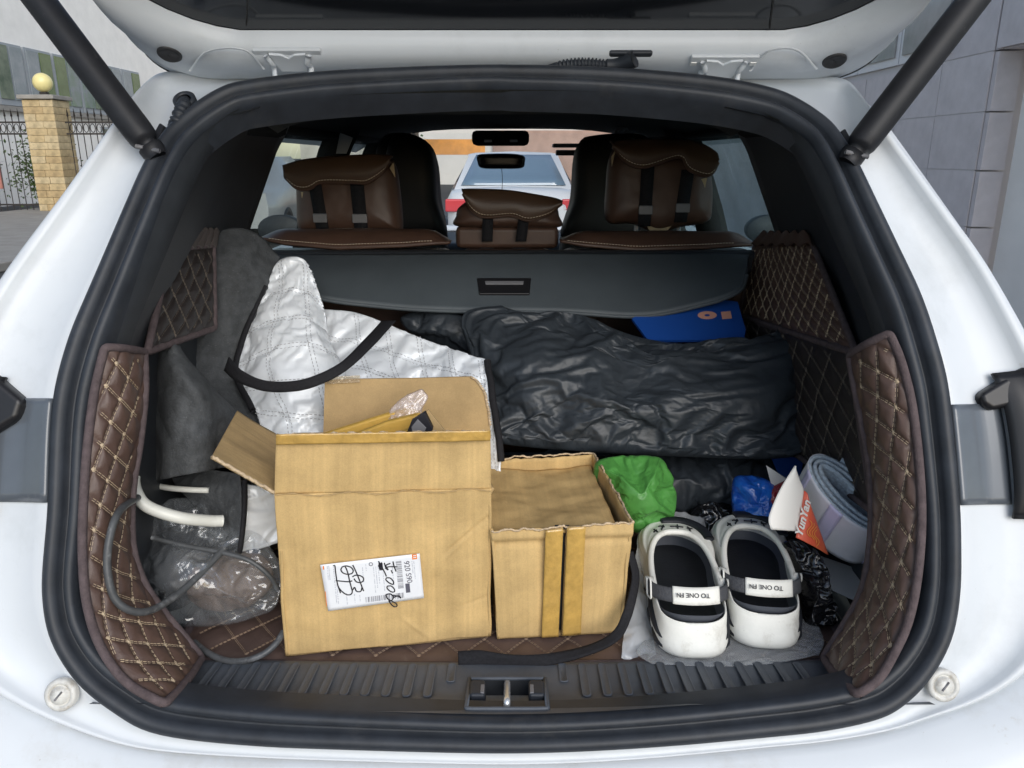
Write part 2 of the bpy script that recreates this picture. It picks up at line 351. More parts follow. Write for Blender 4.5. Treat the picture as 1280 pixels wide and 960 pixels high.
leather = M('brown_leather', (.098, .060, .048), .46, spec=.45, var=(18, .2), bump=(380, .35, .0012), rvar=.08)
leatherM = M('mat_leather', (.110, .074, .064), .5, spec=.4, var=(14, .22), bump=(320, .35, .0012), dirt=(30, .60, .8, (.16, .12, .10)))
piping = M('brown_woven_piping', (.11, .085, .088), .85, spec=.2, var=(90, .3), bump=(420, .6, .002))
thread = M('beige_thread', (.50, .40, .28), .8, spec=.2)
darkl = M('dark_leather', (.020, .017, .017), .5, spec=.35, bump=(350, .3, .001))
lbrown = M('seat_leather', (.095, .052, .036), .42, spec=.45, var=(20, .18), bump=(360, .3, .001))
web = M('black_webbing', (.016, .016, .019), .8, spec=.25, var=(300, .4), bump=(700, .5, .001))
chrome = M('chrome', (.72, .74, .76), .25, metal=.6)
greym = M('grey_plastic', (.16, .16, .17), .5)
# ================================================================ the open car
car = empty('car', (0, 2.4, 0), 'white SUV with its tailgate raised over a packed boot', 'car')
# aperture outline A (edge of the rubber) with the matching outer edge C of the painted jamb: (ax, ay, cx, cy, Y of C or None)
KEY = [(640,88,640,89,1.285),(740,90,740,90,1.285),(820,95,820,91,1.285),(900,103,900,92,1.285),(960,115,965,94,1.28),(993,128,1005,95,1.275),(1027,150,1040,97,1.265),(1047,170,1062,103,1.25),
 (1070,207,1085,132,None),(1090,247,1120,178,None),(1125,320,1180,258,None),(1150,373,1227,320,None),(1170,433,1277,405,None),(1182,480,1310,470,None),(1188,533,1330,530,None),(1193,587,1338,587,None),(1197,640,1342,640,None),
 (1198,690,1342,700,None),(1197,740,1335,760,None),(1187,797,1300,825,None),(1160,847,1235,872,None),(1127,880,1160,898,None),(1093,898,1110,914,None),(1027,912,1035,927,None),(960,919,963,934,None),(850,929,851,945,None),(740,936,741,953,None),
 (634,939,634,956,None),(520,937,520,954,None),(420,934,418,951,None),(320,930,314,947,None),(200,917,185,938,None),(147,890,110,918,None),(100,853,30,885,None),(67,800,-40,840,None),(57,750,-80,770,None),(57,707,-90,710,None),(63,640,-90,640,None),
 (65,570,-86,570,None),(68,513,-76,513,None),(75,470,-60,455,None),(90,420,-20,380,None),(110,373,20,320,None),(133,320,75,248,None),(160,257,125,178,None),(183,207,165,122,None),(207,170,193,95,1.25),(227,150,215,90,1.265),(250,132,245,89,1.275),(283,113,280,89,1.28),(320,105,318,89,1.285),(400,96,400,89,1.285),(480,92,480,89,1.285),(560,89,560,89,1.285)]
KA = np.array([onP(k[0], k[1]) for k in KEY]); KC = np.array([atY(k[2], k[3], k[4]) if k[4] else onP(k[2], k[3], .0) for k in KEY])
def keyres(K, m=6):
    n = len(K); Q = []
    for i in range(n):
        a, b, c, d = K[i - 1], K[i], K[(i + 1) % n], K[(i + 2) % n]
        for t in np.arange(m) / m:
            Q.append(.5 * (2 * b + (c - a) * t + (2 * a - 5 * b + 4 * c - d) * t * t + (3 * b - a - 3 * c + d) * t ** 3))
    return smooth_loop(np.array(Q), 5)
AL, CL = keyres(KA), keyres(KC); NL = len(AL)
def pnorm(z): s = (prof(z + .02) - prof(z - .02)) / .04; n = np.array([0, -1, s]); return n / np.linalg.norm(n)
AN = smooth_loop(np.array([pnorm(p[2]) for p in AL]), 8); AN /= np.linalg.norm(AN, axis=1)[:, None]
AT = np.roll(AL, -1, 0) - np.roll(AL, 1, 0); AT /= np.linalg.norm(AT, axis=1)[:, None]
AB = np.cross(AN, AT); AB *= np.sign(((AL.mean(0) - AL) * AB).sum(1))[:, None]
AB = smooth_loop(AB, 4); AB /= np.linalg.norm(AB, axis=1)[:, None]
def seal_ring(u, h): return AL + AB * u + AN * h
# painted jamb between rubber and body edge
S_ = np.array([-.12, 0, .05, .14, .30, .55, .72, .80, .83, .87, .93, .97, 1.0]); HH = np.array([-.01, 0, .001, -.004, -.012, -.014, -.008, -.003, .004, .007, .007, .004, -.006])
wid = np.linalg.norm(CL - AL, axis=1); wf = np.clip(wid / .09, .15, 1)
def jamb(i, s, lift=0.):
    s = np.asarray(s); return AL[i][:, None] * (1 - s)[None, :, None] + CL[i][:, None] * s[None, :, None] + AN[i][:, None] * (np.interp(s, S_, HH)[None] * wf[i][:, None] + lift)[..., None]
P = jamb(np.arange(NL), S_)
shell = grid('body_shell', P, paint, car, cu=True)
# rubber weatherstrip
SP = [(-.001, -.002), (.0, .006), (.004, .013), (.010, .0165), (.016, .015), (.0205, .009), (.0225, .002), (.0255, .001), (.028, .007), (.032, .015), (.038, .018), (.043, .014), (.046, .004), (.0475, -.012), (.049, -.03)]
Pn = np.stack([seal_ring(u * (1.0 + .05 * np.sin(np.arange(NL) * .11))[:, None], h) for u, h in SP], 1)
seal = grid('weatherstrip', Pn, rubber, car, cu=True)
BL = seal_ring(.047, 0.)
# ---- body sides, roof, bumper, floor pan
for sgn in (-1, 1):
    idx = [i for i in range(NL) if CL[i][0] * sgn > 0 and .765 < CL[i][2] < 1.535 and abs(CL[i][0]) > .40]
    idx = sorted(idx, key=lambda i: CL[i][2]); C = CL[idx] + AN[idx] * (-.006)
    zz = C[:, 2]
    xs = np.interp(zz, [.75, .85, 1.0, 1.10, 1.16, 1.27, 1.45, 1.53], [.88, .90, .89, .86, .69, .635, .555, .51])
    rows = [C]
    for f_, dy in ((.35, .012), (.7, .05), (.93, .13), (1, .24)):
        q = C.copy(); q[:, 0] = C[:, 0] * (1 - f_) + sgn * xs * f_; q[:, 1] += dy; rows.append(q)
    q = rows[-1].copy(); q[:, 1] = np.maximum(1.50, q[:, 1] + .02); rows.append(q)
    grid('quarter_panel', np.array(rows), paint, car, flip=sgn < 0)
    # lower body side
    zs = np.array([.30, .45, .60, .76, .90, 1.0, 1.08, 1.125, 1.15]); xo = np.array([.80, .87, .885, .885, .90, .89, .865, .80, .665])
    ys = np.array([.80, 1.0, 1.45, 2.0, 3.0, 3.8, 4.4, 4.75]); tap = np.array([.93, .985, 1, 1, 1, .99, .93, .75])
    G = np.array([[(sgn * xo[j] * tap[i], ys[i] if zs[j] < .76 else max(ys[i], 1.5), zs[j]) for j in range(len(zs))] for i in range(len(ys))])
    grid('body_side', G, paint, car, flip=sgn < 0)
    for Yw in (1.45, 4.15):
        th = np.linspace(0, 2 * math.pi, 40, endpoint=False)
        tp = [(.19, -.10), (.30, -.115), (.335, -.09), (.345, 0), (.335, .09), (.30, .115), (.19, .10)]
        tyre = np.array([[(sgn * .80 + sgn * b, Yw + a * math.cos(t), .345 + a * math.sin(t)) for a, b in tp] for t in th])
        w = empty('wheel', (sgn * .80, Yw, 0)); w.parent = car; w.location = Vector(WL[w.name] - WL['car'])
        grid('tyre', tyre, rubber, w, cu=True)
        rp = [(.02, .05), (.06, .055), (.17, .04), (.20, .09)]
        grid('rim', np.array([[(sgn * .80 + sgn * b, Yw + a * math.cos(t), .345 + a * math.sin(t)) for a, b in rp] for t in th]), greym, w, cu=True)
# roof skin
xr = np.linspace(-.60, .60, 15); yr = np.array([1.275, 1.32, 1.5, 2.0, 2.5, 2.95, 3.1])
grid('roof', np.array([[(x, y, 1.575 - .12 * (abs(x) / .6) ** 3 - .03 * max(0, (y - 2.4)) - (.028 if y < 1.3 else 0)) for x in xr] for y in yr]), paint, car, flip=True)
# bonnet, nose and floor pan
grid('bonnet', np.array([[(x, y, 1.10 - .10 * (y - 3.6) - .03 * (x / .8) ** 2) for x in np.linspace(-.80, .80, 9)] for y in (3.75, 4.2, 4.7)]), paint, car, flip=True)
box('nose', (0, 4.76, .66), (1.5, .06, .72), paint, car, bevel=.02)
box('floor_pan', (0, 2.75, .33), (1.5, 3.9, .06), plastic, car, bevel=0)
box('boot_well', (0, 1.36, .62), (1.08, .86, .16), plastic, car, bevel=.01)
box('dashboard', (0, 3.35, .98), (1.36, .55, .22), plastic, car, bevel=.05, seg=4)
# bumper: swept section hugging the sill
bs = [i for i in range(NL) if CL[i][2] < .93]; k0 = max(range(len(bs)), key=lambda k: (bs[k] - bs[k - 1]) % NL); bs = bs[k0:] + bs[:k0]
sec = [(-.006, -.016), (.002, -.013), (.005, -.004), (.012, .004), (.030, .014), (.055, .030), (.085, .040), (.115, .030), (.135, -.01), (.15, -.08), (.15, -.2)]
grid('bumper', np.array([[CL[i] - AB[i] * u + AN[i] * h for u, h in sec] for i in bs]), paint2, car)
# tail-lamp bands on the jamb, screw caps, lamp ends
band = M('smoky_lamp_plastic', (.10, .115, .135), .28, coat=.4, var=(12, .15), dirt=[(20, .6, .8, (.22, .23, .24))])
lampm = M('dark_lamp_lens', (.012, .012, .014), .4, coat=.0)
redl = M('red_lamp_lens', (.09, .008, .008), .2, coat=.5)
capm = M('cap_plastic', (.66, .655, .62), .5, var=(60, .25), dirt=(80, .5, .7, (.40, .36, .30)))
pyA = np.interp(np.arange(NL) / 6., np.arange(len(KEY)), [k[1] for k in KEY])
for sgn in (1, -1):
    ii = np.array([i for i in range(NL) if AL[i][0] * sgn > .3 and 498 < pyA[i] < 640])
    tl = grid('tail_light', jamb(ii, np.linspace(.015, .52, 14), .004), band, car, thick=.004)
    ii2 = np.array([i for i in range(NL) if AL[i][0] * sgn > .3 and 470 < pyA[i] < 655])
    L1 = jamb(ii2, np.linspace(.50, .98, 10), .010); t_ = np.linspace(-1, 1, len(ii2)); v_ = np.linspace(-1, 1, 10)
    L1 = L1 + AN[ii2][:, None] * (.012 * (1 - t_ ** 4)[:, None] * (1 - (v_ * .9) ** 4)[None])[..., None]
    grid('lens', L1, lampm, tl, thick=.004)
    wd = [(1226,492),(1292,452),(1300,500),(1242,513),(1230,505)] if sgn > 0 else [(28,500),(20,524),(-20,548),(-30,500),(-20,460)]
    pw = L1[len(ii2) // 2, 2] + AN[ii2[0]] * -.006
    prism('lens_end', [atPl(x, y, pw, AN[ii2[0]]) for x, y in wd], AN[ii2[0]] * -.03, lampm, tl, bevel=.008)
for x, y in ((77, 868), (1178, 856)):
    c = onP(x, y, -.006); th = np.linspace(0, 2 * math.pi, 28, endpoint=False)
    n = pnorm(c[2]); u = np.array([1., 0, 0]); v = np.cross(n, u)
    cp = grid('screw_cap', np.array([[c + (u * math.cos(a) + v * math.sin(a)) * r + n * h for r, h in ((.019, -.004), (.019, .003), (.0165, .005), (.013, .005), (.0125, .002), (.011, .002), (.0105, .006), (.001, .007))] for a in th]), capm, car, cu=True)
    tube('screw_slot', np.array([c + n * .0072 - v * .005 - u * .004, c + n * .0072 + v * .005 + u * .004]), .0012, greym, cp, n=6)
# ---- sill plate with latch recess
xh0, xh1 = atZ(586, 870, .762)[0], atZ(682, 870, .762)[0]
bi = sorted([i for i in range(NL) if BL[i][2] < .80 and abs(BL[i][0]) < .47], key=lambda i: BL[i][0]); bx_, by_, bz_ = BL[bi][:, 0], BL[bi][:, 1], BL[bi][:, 2]
def sillp(x, v): y0 = np.interp(x, bx_, by_) - .004; z0 = np.interp(x, bx_, bz_); return (x, y0 + .140 * v, z0 + (.764 - z0) * min(1, v * 2.2) + .004 * math.sin(v * 3.1) - .01 * max(0, v - .93) * 14)
xs = np.r_[np.linspace(-.50, xh0, 40), np.linspace(xh0, xh1, 12)[1:], np.linspace(xh1, .50, 40)[1:]]
vh0, vh1 = .09, .66
vs = np.r_[np.linspace(0, vh0, 6), np.linspace(vh0, vh1, 8)[1:], np.linspace(vh1, 1, 6)[1:]]
G = np.array([[sillp(x, v) for v in vs] for x in xs]); nu, nv = G.shape[:2]
fc = [f for f in gfaces(nu, nv) if not (39 <= f[0] // nv < 50 and 5 <= f[0] % nv < 12)]
sill = mk('sill_plate', G.reshape(-1, 3), fc, sillpl, car, True, muv(G))
a, b, c, d = [np.array(sillp(*q)) for q in ((xh0, vh0), (xh1, vh0), (xh1, vh1), (xh0, vh1))]
dn = np.array([0, .0, -.034]); ins = lambda p, q: p + (q - p) * .10 + dn
cc = (a + b + c + d) / 4
V = np.array([a, b, c, d, ins(a, cc), ins(b, cc), ins(c, cc), ins(d, cc)])
rec = mk('latch_recess', V, [(0, 1, 5, 4), (1, 2, 6, 5), (2, 3, 7, 6), (3, 0, 4, 7), (4, 5, 6, 7)], plastic, sill, False)
rim = ipts([a, b, c, d], 4, True)
rr_ = rrect(xh0, xh1, 0, 1, .010, 5)
rp = np.array([np.array(sillp(x, vh0 + (vh1 - vh0) * np.clip((y - .0) / 1., 0, 1))) + [0, 0, .001] for x, y in [(q[0], q[1]) for q in rrect(xh0, xh1, 0, 1, .012, 5)]])
tube('recess_rim', rp, .0028, sillpl, sill, closed=True)
sx = atZ(634, 870, .75)[0]
tube('striker', ipts([(sx, a[1] + .006, a[2] - .032), (sx, a[1] + .010, a[2] - .002), (sx, a[1] + .014, a[2] + .002), (sx, d[1] - .014, d[2] + .002), (sx, d[1] - .008, d[2] - .002), (sx, d[1] - .006, d[2] - .032)], 30), .0042, chrome, sill, n=10)
for q in (xh0 + .012, xh1 - .012):
    bmp = box('bump_stop', (q, (a[1] + d[1]) / 2 + .004, a[2] - .014), (.020, .030, .024), rubber, sill, bevel=.004)
    box('clip', (q + (.006 if q < sx else -.006), (a[1] + d[1]) / 2, a[2] - .004), (.005, .016, .006), greym, bmp, bevel=.001)
box('latch_plate', ((xh0 + xh1) / 2, (a[1] + d[1]) / 2, a[2] - .031), ((xh1 - xh0) * .7, .045, .003), M('latch_steel', (.14, .16, .19), .4, metal=.4, var=(60, .3)), sill, bevel=0)
def rib_at(x, v0, v1, proto=[None]):
    L = .064
    if proto[0] is None:
        o2 = rrect(-.0058, .0058, 0, L, .0055, 5); i2 = rrect(-.0040, .0040, .0018, L - .0018, .0038, 5)
        n = len(o2); Vv = np.vstack([np.c_[o2, np.zeros(n)], np.c_[o2 * .97 + [0, .001], np.full(n, .0016)], np.c_[i2, np.full(n, .0017)], np.c_[i2 * .95 + [0, .001], np.full(n, .0004)]])
        f = [(k * n + i, k * n + (i + 1) % n, (k + 1) * n + (i + 1) % n, (k + 1) * n + i) for k in range(3) for i in range(n)] + [tuple(range(3 * n, 4 * n))]
        me = bpy.data.meshes.new('rib'); me.from_pydata(Vv.tolist(), [], f); me.materials.append(sillpl); me.polygons.foreach_set('use_smooth', [True] * len(me.polygons)); proto[0] = me
    o = bpy.data.objects.new('rib', proto[0]); COL.objects.link(o)
    p0, p1 = np.array(sillp(x, v0)), np.array(sillp(x, v1)); o.parent = sill
    o.location = Vector(p0 + [0, 0, .0012] - WL[sill.name]); o.scale = (1, (p1[1] - p0[1]) / L, .6); o.rotation_euler = (math.atan2(p1[2] - p0[2], p1[1] - p0[1]), 0, 0)
for k in range(13):
    for s_ in (-1, 1):
        x = sx + s_ * (.0735 + .0262 * k)
        rib_at(x, .60 if k == 0 else .33, .90)
# ---- interior trim: D pillars and side walls
def xin(z): return np.interp(z, [.74, 1.12, 1.20, 1.27, 1.43, 1.5], [.545, .545, .54, .525, .475, .44])
for sgn in (-1, 1):
    ii = sorted([i for i in range(NL) if BL[i][0] * sgn > .25 and .76 < BL[i][2] < 1.487], key=lambda i: BL[i][2])
    zb = BL[ii][:, 2]; xb_ = np.abs(BL[ii][:, 0]); yb = BL[ii][:, 1]
    zz = np.linspace(.80, 1.485, 60); rows = []
    for z in zz:
        zc_ = max(z, .93); x0 = np.interp(zc_, zb, xb_); y0 = np.interp(z, zb, yb) + .10 * np.clip((.93 - z) / .05, 0, 1); xi = xin(z); kf = .4 + .55 * np.clip((.95 - z) / .15, 0, 1); ye = 1.575 + .09 * np.clip((z - 1.27) / .2, 0, 1)
        if z < 1.16: ye = 1.78
        row = [(x0 + .004, y0 - .006), (x0 - .004, y0 + .012), (x0 - .013, y0 + .035), (x0 + (xi - x0) * kf - .016, y0 + .07), (x0 + (xi - x0) * (.5 + .5 * kf) - .012, y0 + .2), (xi, y0 + .32), (xi, max(ye - .05, y0 + .34)), (xi + .004, max(ye, y0 + .36)), (xi + .05, max(ye, y0 + .36) + .005)]
        rows.append([(sgn * x, y, z) for x, y in row])
    pil = grid('pillar_trim', np.array(rows), plastic, car, flip=sgn > 0)
    # upper side frame, glass and pillars beyond
    frame = fabric
    def sx_(z): return np.interp(z, [1.12, 1.27, 1.45, 1.52], [.66, .605, .525, .48])
    glass_t = film('side_glass' + str(sgn), tint=(.90, .93, .90) if sgn < 0 else (.72, .82, .83), gloss=.02, rough=.02, fres=1.2, haze=.03, hazecol=(.5, .6, .62))
    zg = np.linspace(1.13, 1.49, 8)
    for y0, y1 in ((1.52, 2.34), (2.42, 2.96), (3.02, 3.30)):
        grid('side_window', np.array([[(sgn * (sx_(z) - .015), y, z) for z in zg] for y in np.linspace(y0, y1, 3)]), glass_t, car, thick=.004)
    for y0, y1, lean in ((2.30, 2.46, -.10), (2.92, 3.06, -.05), (3.22, 3.36, .0)):
        G = np.array([[(sgn * (sx_(z) - d), y0 + (y1 - y0) * t + lean * (z - 1.13) / .36, z) for z in zg] for d, t in ((0, 0), (.0, 1), (.06, .95), (.075, .5), (.06, .05))])
        grid('pillar', G, frame, car, cu=True)
    box('roof_rail', (sgn * .495, 2.38, 1.495), (.07, 1.65, .06), frame, car, bevel=.02)
    grid('door_card', np.array([[(sgn * x, y, z) for x, z in ((.60, .40), (.58, .7), (.585, 1.0), (.60, 1.10), (.65, 1.125))] for y in (1.76, 2.5, 3.6)]), plastic, car, flip=sgn > 0)
    # A pillar
    tube('windscreen_pillar', ipts([(sgn * .47, 3.0, 1.50), (sgn * .56, 3.35, 1.33), (sgn * .66, 3.75, 1.10)], 12), .045, frame, car)
    # door mirror
    mr = pillow('door_mirror', [(0, 0)] * 3, 0, 0, 0, 0, plastic, car) if False else None
    th = np.linspace(0, 2 * math.pi, 24, endpoint=False)
    grid('door_mirror', np.array([[(sgn * (1.02 if sgn < 0 else 1.13) + .10 * math.cos(a) * r, 3.45 + h, 1.11 + .065 * math.sin(a) * r) for r, h in ((.001, .0), (.92, .0), (1, .01), (.95, .06), (.6, .11), (.001, .12))] for a in th]), plastic, car, cu=True)
# ceiling header band and headliner
ti = sorted([i for i in range(NL) if BL[i][2] > 1.44], key=lambda i: BL[i][0]); tb = BL[ti]
hx = np.linspace(tb[0][0] * .93, tb[-1][0] * .93, 41); G = []
for x in hx:
    y0 = np.interp(x, tb[:, 0], tb[:, 1]); z0 = np.interp(x, tb[:, 0], tb[:, 2]); e = (abs(x) / .42) ** 3
    G.append([(x, y0 - .004, z0 + .004), (x, y0 + .012, z0 - .004), (x * .99, y0 + .06, z0 - .002), (x * .98, y0 + .15, min(1.497, z0) - .004), (x * .975, y0 + .20, min(1.490, z0) - .004 - .012 * e), (x * .97, y0 + .215, min(1.498, z0) + .002), (x * .97, y0 + .22, 1.52)])
hfab = M('header_trim', (.055, .057, .054), .9, spec=.15, var=(400, .3), bump=(700, .3, .001))
grid('header_trim', np.array(G), hfab, car, flip=True)
grid('headliner', np.array([[(x, y, 1.518 - .05 * (abs(x) / .5) ** 4) for x in np.linspace(-.52, .52, 15)] for y in (1.30, 1.6, 2.0, 2.5, 2.9, 3.04)]), fabric, car)
for sgn in (-1, 1): box('ceiling_side', (sgn * .49, 1.47, 1.485), (.10, .30, .06), fabric, car, bevel=.02)
# windscreen, mirror, console, wipers of the far end
grid('windscreen', np.array([[(x, 3.05 + .75 * t, 1.50 - .42 * t) for x in np.linspace(-.60, .60, 5)] for t in (0, .5, 1)]), film('windscreen_glass', (.98, .99, .99), .01, .02, fres=1.1), car, thick=.004)
c = atY(626, 200, 2.98)
mir = pillow('rear_view_mirror', [(597,194),(610,192),(640,192),(655,195),(656,203),(652,210),(626,211),(602,210),(597,203)], 2.98, 1.38, 0, .012, M('mirror_back', (.01, .01, .011), .25), car, n=60, m=10, e=(4, .6))
box('console', tuple(atY(626, 173, 2.9)), (.20, .16, .05), fabric, car, bevel=.015)
for q in (610, 642): box('dome_lamp', tuple(atY(q, 176, 2.81)), (.028, .012, .010), M('lamp_white%d' % q, (.7, .7, .7), .3), car, bevel=.003)
tube('mirror_cord', ipts([atY(627, 210, 2.98), atY(628, 225, 2.98), atY(627, 245, 2.98)], 8), .0012, web, car, n=5)
box('sun_visor', tuple(atY(725, 182, 2.95)), (.20, .08, .014), greym, car, bevel=.004)
box('toll_tag', tuple(atY(715, 191, 3.0)), (.12, .04, .02), plastic, car, bevel=.004)
tube('grab_handle', ipts([atY(769, 170, 2.55), atY(771, 162, 2.5), atY(781, 160, 2.5), atY(783, 163, 2.55)], 10), .006, greym, car)
tg_ = prism('pillar_tag', [atY(425, 166, 2.08), atY(441, 172, 2.08), atY(433, 192, 2.08), atY(420, 192, 2.08)], (0, .003, 0), M('grey_tag', (.30, .32, .34), .5), car)
# ================================================================ tailgate
GA = R(30); GH = np.array([0, 1.275, 1.538]); GD = np.array([0, -math.cos(GA), math.sin(GA)]); GN = np.array([0, -math.sin(GA), -math.cos(GA)])
gpl = lambda x, s, h=0.: GH + np.array([x, 0, 0]) + GD * s + GN * h
gate = box('tailgate', (0, .85, 1.86), (1.0, .1, .1), paint, car) if False else None
o2 = rrect(-.525, .525, -.004, .98, .055, 8); i2 = rrect(-.53, .53, .088, .62, .15, 8); i2b = i2.copy()
def wide(q): q = q.copy(); q[:, 0] *= 1 + .25 * np.clip(q[:, 1], 0, .45); return q
o2, i2 = wide(o2), i2
i2[:, 1] += .055 * (np.abs(i2[:, 0]) / .53) ** 2.5 * (i2[:, 1] < .4)
def ginner(q): # ring between outer edge and glass, in gate coordinates
    return o2 * (1 - q) + i2 * q
TS = [0, .0, .02, .05, .06, .16, .20, .24, .45, .50, .56, .80, .90, .97, 1.0]; HS = [-.045, 0, .004, .004, .010, .012, .016, .021, .022, .027, .036, .038, .034, .022, .006]
Gq = np.array([[gpl(p[0], p[1], h) for p, h in zip([ginner(t)[k] for t in TS], HS)] for k in range(len(o2))])
gate = grid('tailgate', Gq, paint, car, cu=True)
blackglass = M('dark_tailgate_glass', (.012, .014, .018), .12, spec=.5, coat=.3)
n = len(i2); c0 = gpl(0, .37, .004)
ring = np.array([gpl(p[0], p[1], .005) for p in i2]); ring2 = np.array([gpl(p[0] * .9, .37 + (p[1] - .37) * .85, .004) for p in i2])
mk('gate_glass', np.vstack([ring, ring2, c0[None]]), [(i, (i + 1) % n, n + (i + 1) % n, n + i) for i in range(n)] + [(n + i, n + (i + 1) % n, 2 * n) for i in range(n)], blackglass, gate)
seam = M('black_seam', (.01, .01, .01), .6)
tube('edge_seal', np.array([gpl(p[0] * 1.006, .49 + (p[1] - .49) * 1.006, -.001) for p in o2]), .0045, seam, gate, closed=True)
out_ = np.array([gpl(p[0], p[1], -.045) for p in o2]); top = np.array([gpl(p[0] * .8, .49 + (p[1] - .49) * .85, -.10) for p in o2])
mk('outer_skin', np.vstack([out_, top, gpl(0, .49, -.12)[None]]), [(i, n + i, n + (i + 1) % n, (i + 1) % n) for i in range(n)] + [(n + i, 2 * n, n + (i + 1) % n) for i in range(n)], paint, gate)
for k, (x, y) in enumerate(((308, 33.5), (962, 38))):
    a, b = atPl(x, y - 2, gpl(0, 0, .007), GN), atPl(x + (2 if k == 0 else 5), y - 40, gpl(0, 0, .007), GN)
    tube('glass_joint', ipts([a, b], 4), .0012, seam, gate, n=5)
gp0 = gpl(0, 0, .0365)
for x, y in ((212, 67), (1043, 75)):
    c = atPl(x, y, gp0, GN); th = np.linspace(0, 2 * math.pi, 30, endpoint=False); u = np.array([1., 0, 0])
    grid('rubber_plug', np.array([[c + (u * math.cos(a) + GD * math.sin(a)) * r + GN * h for r, h in ((.0165, -.012), (.0165, .002), (.0135, .0045), (.012, .003), (.001, .0025))] for a in th]), M('plug_rubber', (.022, .022, .024), .6) if 'plug_rubber' not in MT else MT['plug_rubber'], gate, cu=True)
# recessed panels pressed in the sheet
for x0, x1 in ((230, 330), (930, 1020)):
    pts = [atPl(x, y, gp0, GN) + GN * .003 for x, y in ((x0 + 8, 86), (x0 + 30, 62), (x1 - 25, 60), (x1, 84))]
    tube('pressing', ipts(pts, 24), .0022, paint, gate, n=8, flat=.5)
# hinges
for hx_, hy_ in ((363, 70), (902, 78)):
    g0 = gpl(0, 0, .028 if hx_ < 600 else .035); c = atPl(hx_, hy_, g0, GN)
    hin = empty('hinge', tuple(c)); hin.parent = car; hin.location = Vector(c - WL['car'])
    u = np.array([1., 0, 0]); rm = np.stack([u, GD, np.cross(u, GD)], 1)
    up_ = c + GD * .014 + GN * .004
    box('plate', up_, (.096, .014, .006), paint, hin, rot=rm, bevel=.002)
    prism('tongue', [c + u * x + GD * s + GN * .006 for x, s in ((-.026, .016), (-.009, .014), (0, .007), (.009, .014), (.026, .016), (.020, -.022), (-.018, -.022))], GN * .004, paint, hin, bevel=.001)
    for k in (-1, 1):
        leg = ipts([up_ + u * .030 * k + GN * .006, c + u * .025 * k + GN * .014, c + u * .027 * k - GD * .014 + GN * .008, c + u * .024 * k + np.array([0, .0, -.045])], 14)
        tube('leg', leg, .0042, paint, hin, n=8, flat=.7)
        bl = c + u * .042 * k + GD * .006 + GN * .005
        box('bolt', bl, (.010, .008, .006), M('bolt_zinc', (.7, .7, .68), .35, metal=.6) if 'bolt_zinc' not in MT else MT['bolt_zinc'], hin, rot=rm, bevel=.0015)
# wiring conduit
def corr(P, r0, dr, k):
    s = np.linspace(0, 1, len(P)); return r0 + dr * np.sign(np.sin(s * k * 2 * math.pi))
w = ipts([atPl(x, y, gpl(0, 0, .032), GN) + np.array([0, -.012, -.004]) for x, y in ((672, 93), (690, 84), (710, 79), (735, 78), (760, 80), (775, 78), (792, 71))], 120)
rad = np.full(120, .0085); seg = (np.linspace(0, 1, 120) > .25) & (np.linspace(0, 1, 120) < .70); rad[seg] += .0016 * np.sign(np.sin(np.linspace(0, 1, 120)[seg] * 190)); rad[np.linspace(0, 1, 120) >= .70] = np.linspace(.011, .012, (np.linspace(0, 1, 120) >= .70).sum())
hose = tube('wiring_conduit', w, rad, rubber, gate, n=12)
box('grommet', atPl(788, 65.5, gpl(0, 0, .03), GN), (.062, .012, .012), rubber, gate, rot=np.stack([np.array([1., 0, 0]), GD, np.cross([1., 0, 0], GD)], 1), bevel=.003)
w = ipts([onP(231, 126, .02), onP(230, 132, -.012), onP(226, 140, -.016), onP(221, 152, -.012), onP(218, 162, .01)], 90)
drain = tube('drain_hose', w, .0085 + .0012 * np.sign(np.sin(np.linspace(0, 1, 90) * 75)), rubber, car, n=12)
c = onP(231, 126, -.004); n_ = pnorm(c[2]); v_ = np.cross(n_, [1., 0, 0]); th = np.linspace(0, 2 * math.pi, 24, endpoint=False)
grid('hose_collar', np.array([[c + (np.array([1., 0, 0]) * math.cos(a) + v_ * math.sin(a)) * r + n_ * h for r, h in ((.0155, -.01), (.0155, .003), (.012, .006), (.009, .003))] for a in th]), rubber, drain, cu=True)
# gas struts
strutm = M('strut_black', (.020, .021, .025), .5, spec=.3, var=(50, .2), dirt=(60, .62, .75, (.05, .05, .05)))
for sgn, (bx0, by0), (tx, ty) in ((-1, (190, 187), (28, -28)), (1, (1066, 194), (1222, -8))):
    a = onP(bx0, by0, -.022); b_ = atD(tx, ty, .98)
    e_ = a + (b_ - a) * 1.9
    d = (e_ - a) / np.linalg.norm(e_ - a); Lg = np.linalg.norm(e_ - a)
    st = tube('gas_strut', np.array([a + d * t for t in (.0, .012, .013, .018, .03, Lg * .6, Lg * .98, Lg)]), [.011, .012, .0165, .0185, .0192, .0192, .0192, .018], strutm, car, n=20)
    ball = onP(bx0 - sgn * 1, by0 + 8, -.008)
    pr = prism('bracket', [onP(bx0 + dx * -sgn, by0 + dy, -.010) for dx, dy in ((-12, 2), (-2, -14), (9, -34), (15, -30), (8, -8), (4, 14), (-4, 17))], (0, .02, -.006), strutm, st, bevel=.002)
    V, f = tubegeo(np.array([a - d * .012, a - d * .004, a + d * .004]), [.012, .016, .016], 14)
    mk('ball_joint', V, f, strutm, st)
    tube('clip', np.array([a + np.array([-.015, -.012, .004]), a + np.array([.015, -.012, -.002])]), .003, chrome if False else greym, st)
    tube('upper_mount', np.array([e_, e_ + d * .02, e_ + np.array([0, .02, .04])]), [.012, .012, .010], strutm, st)
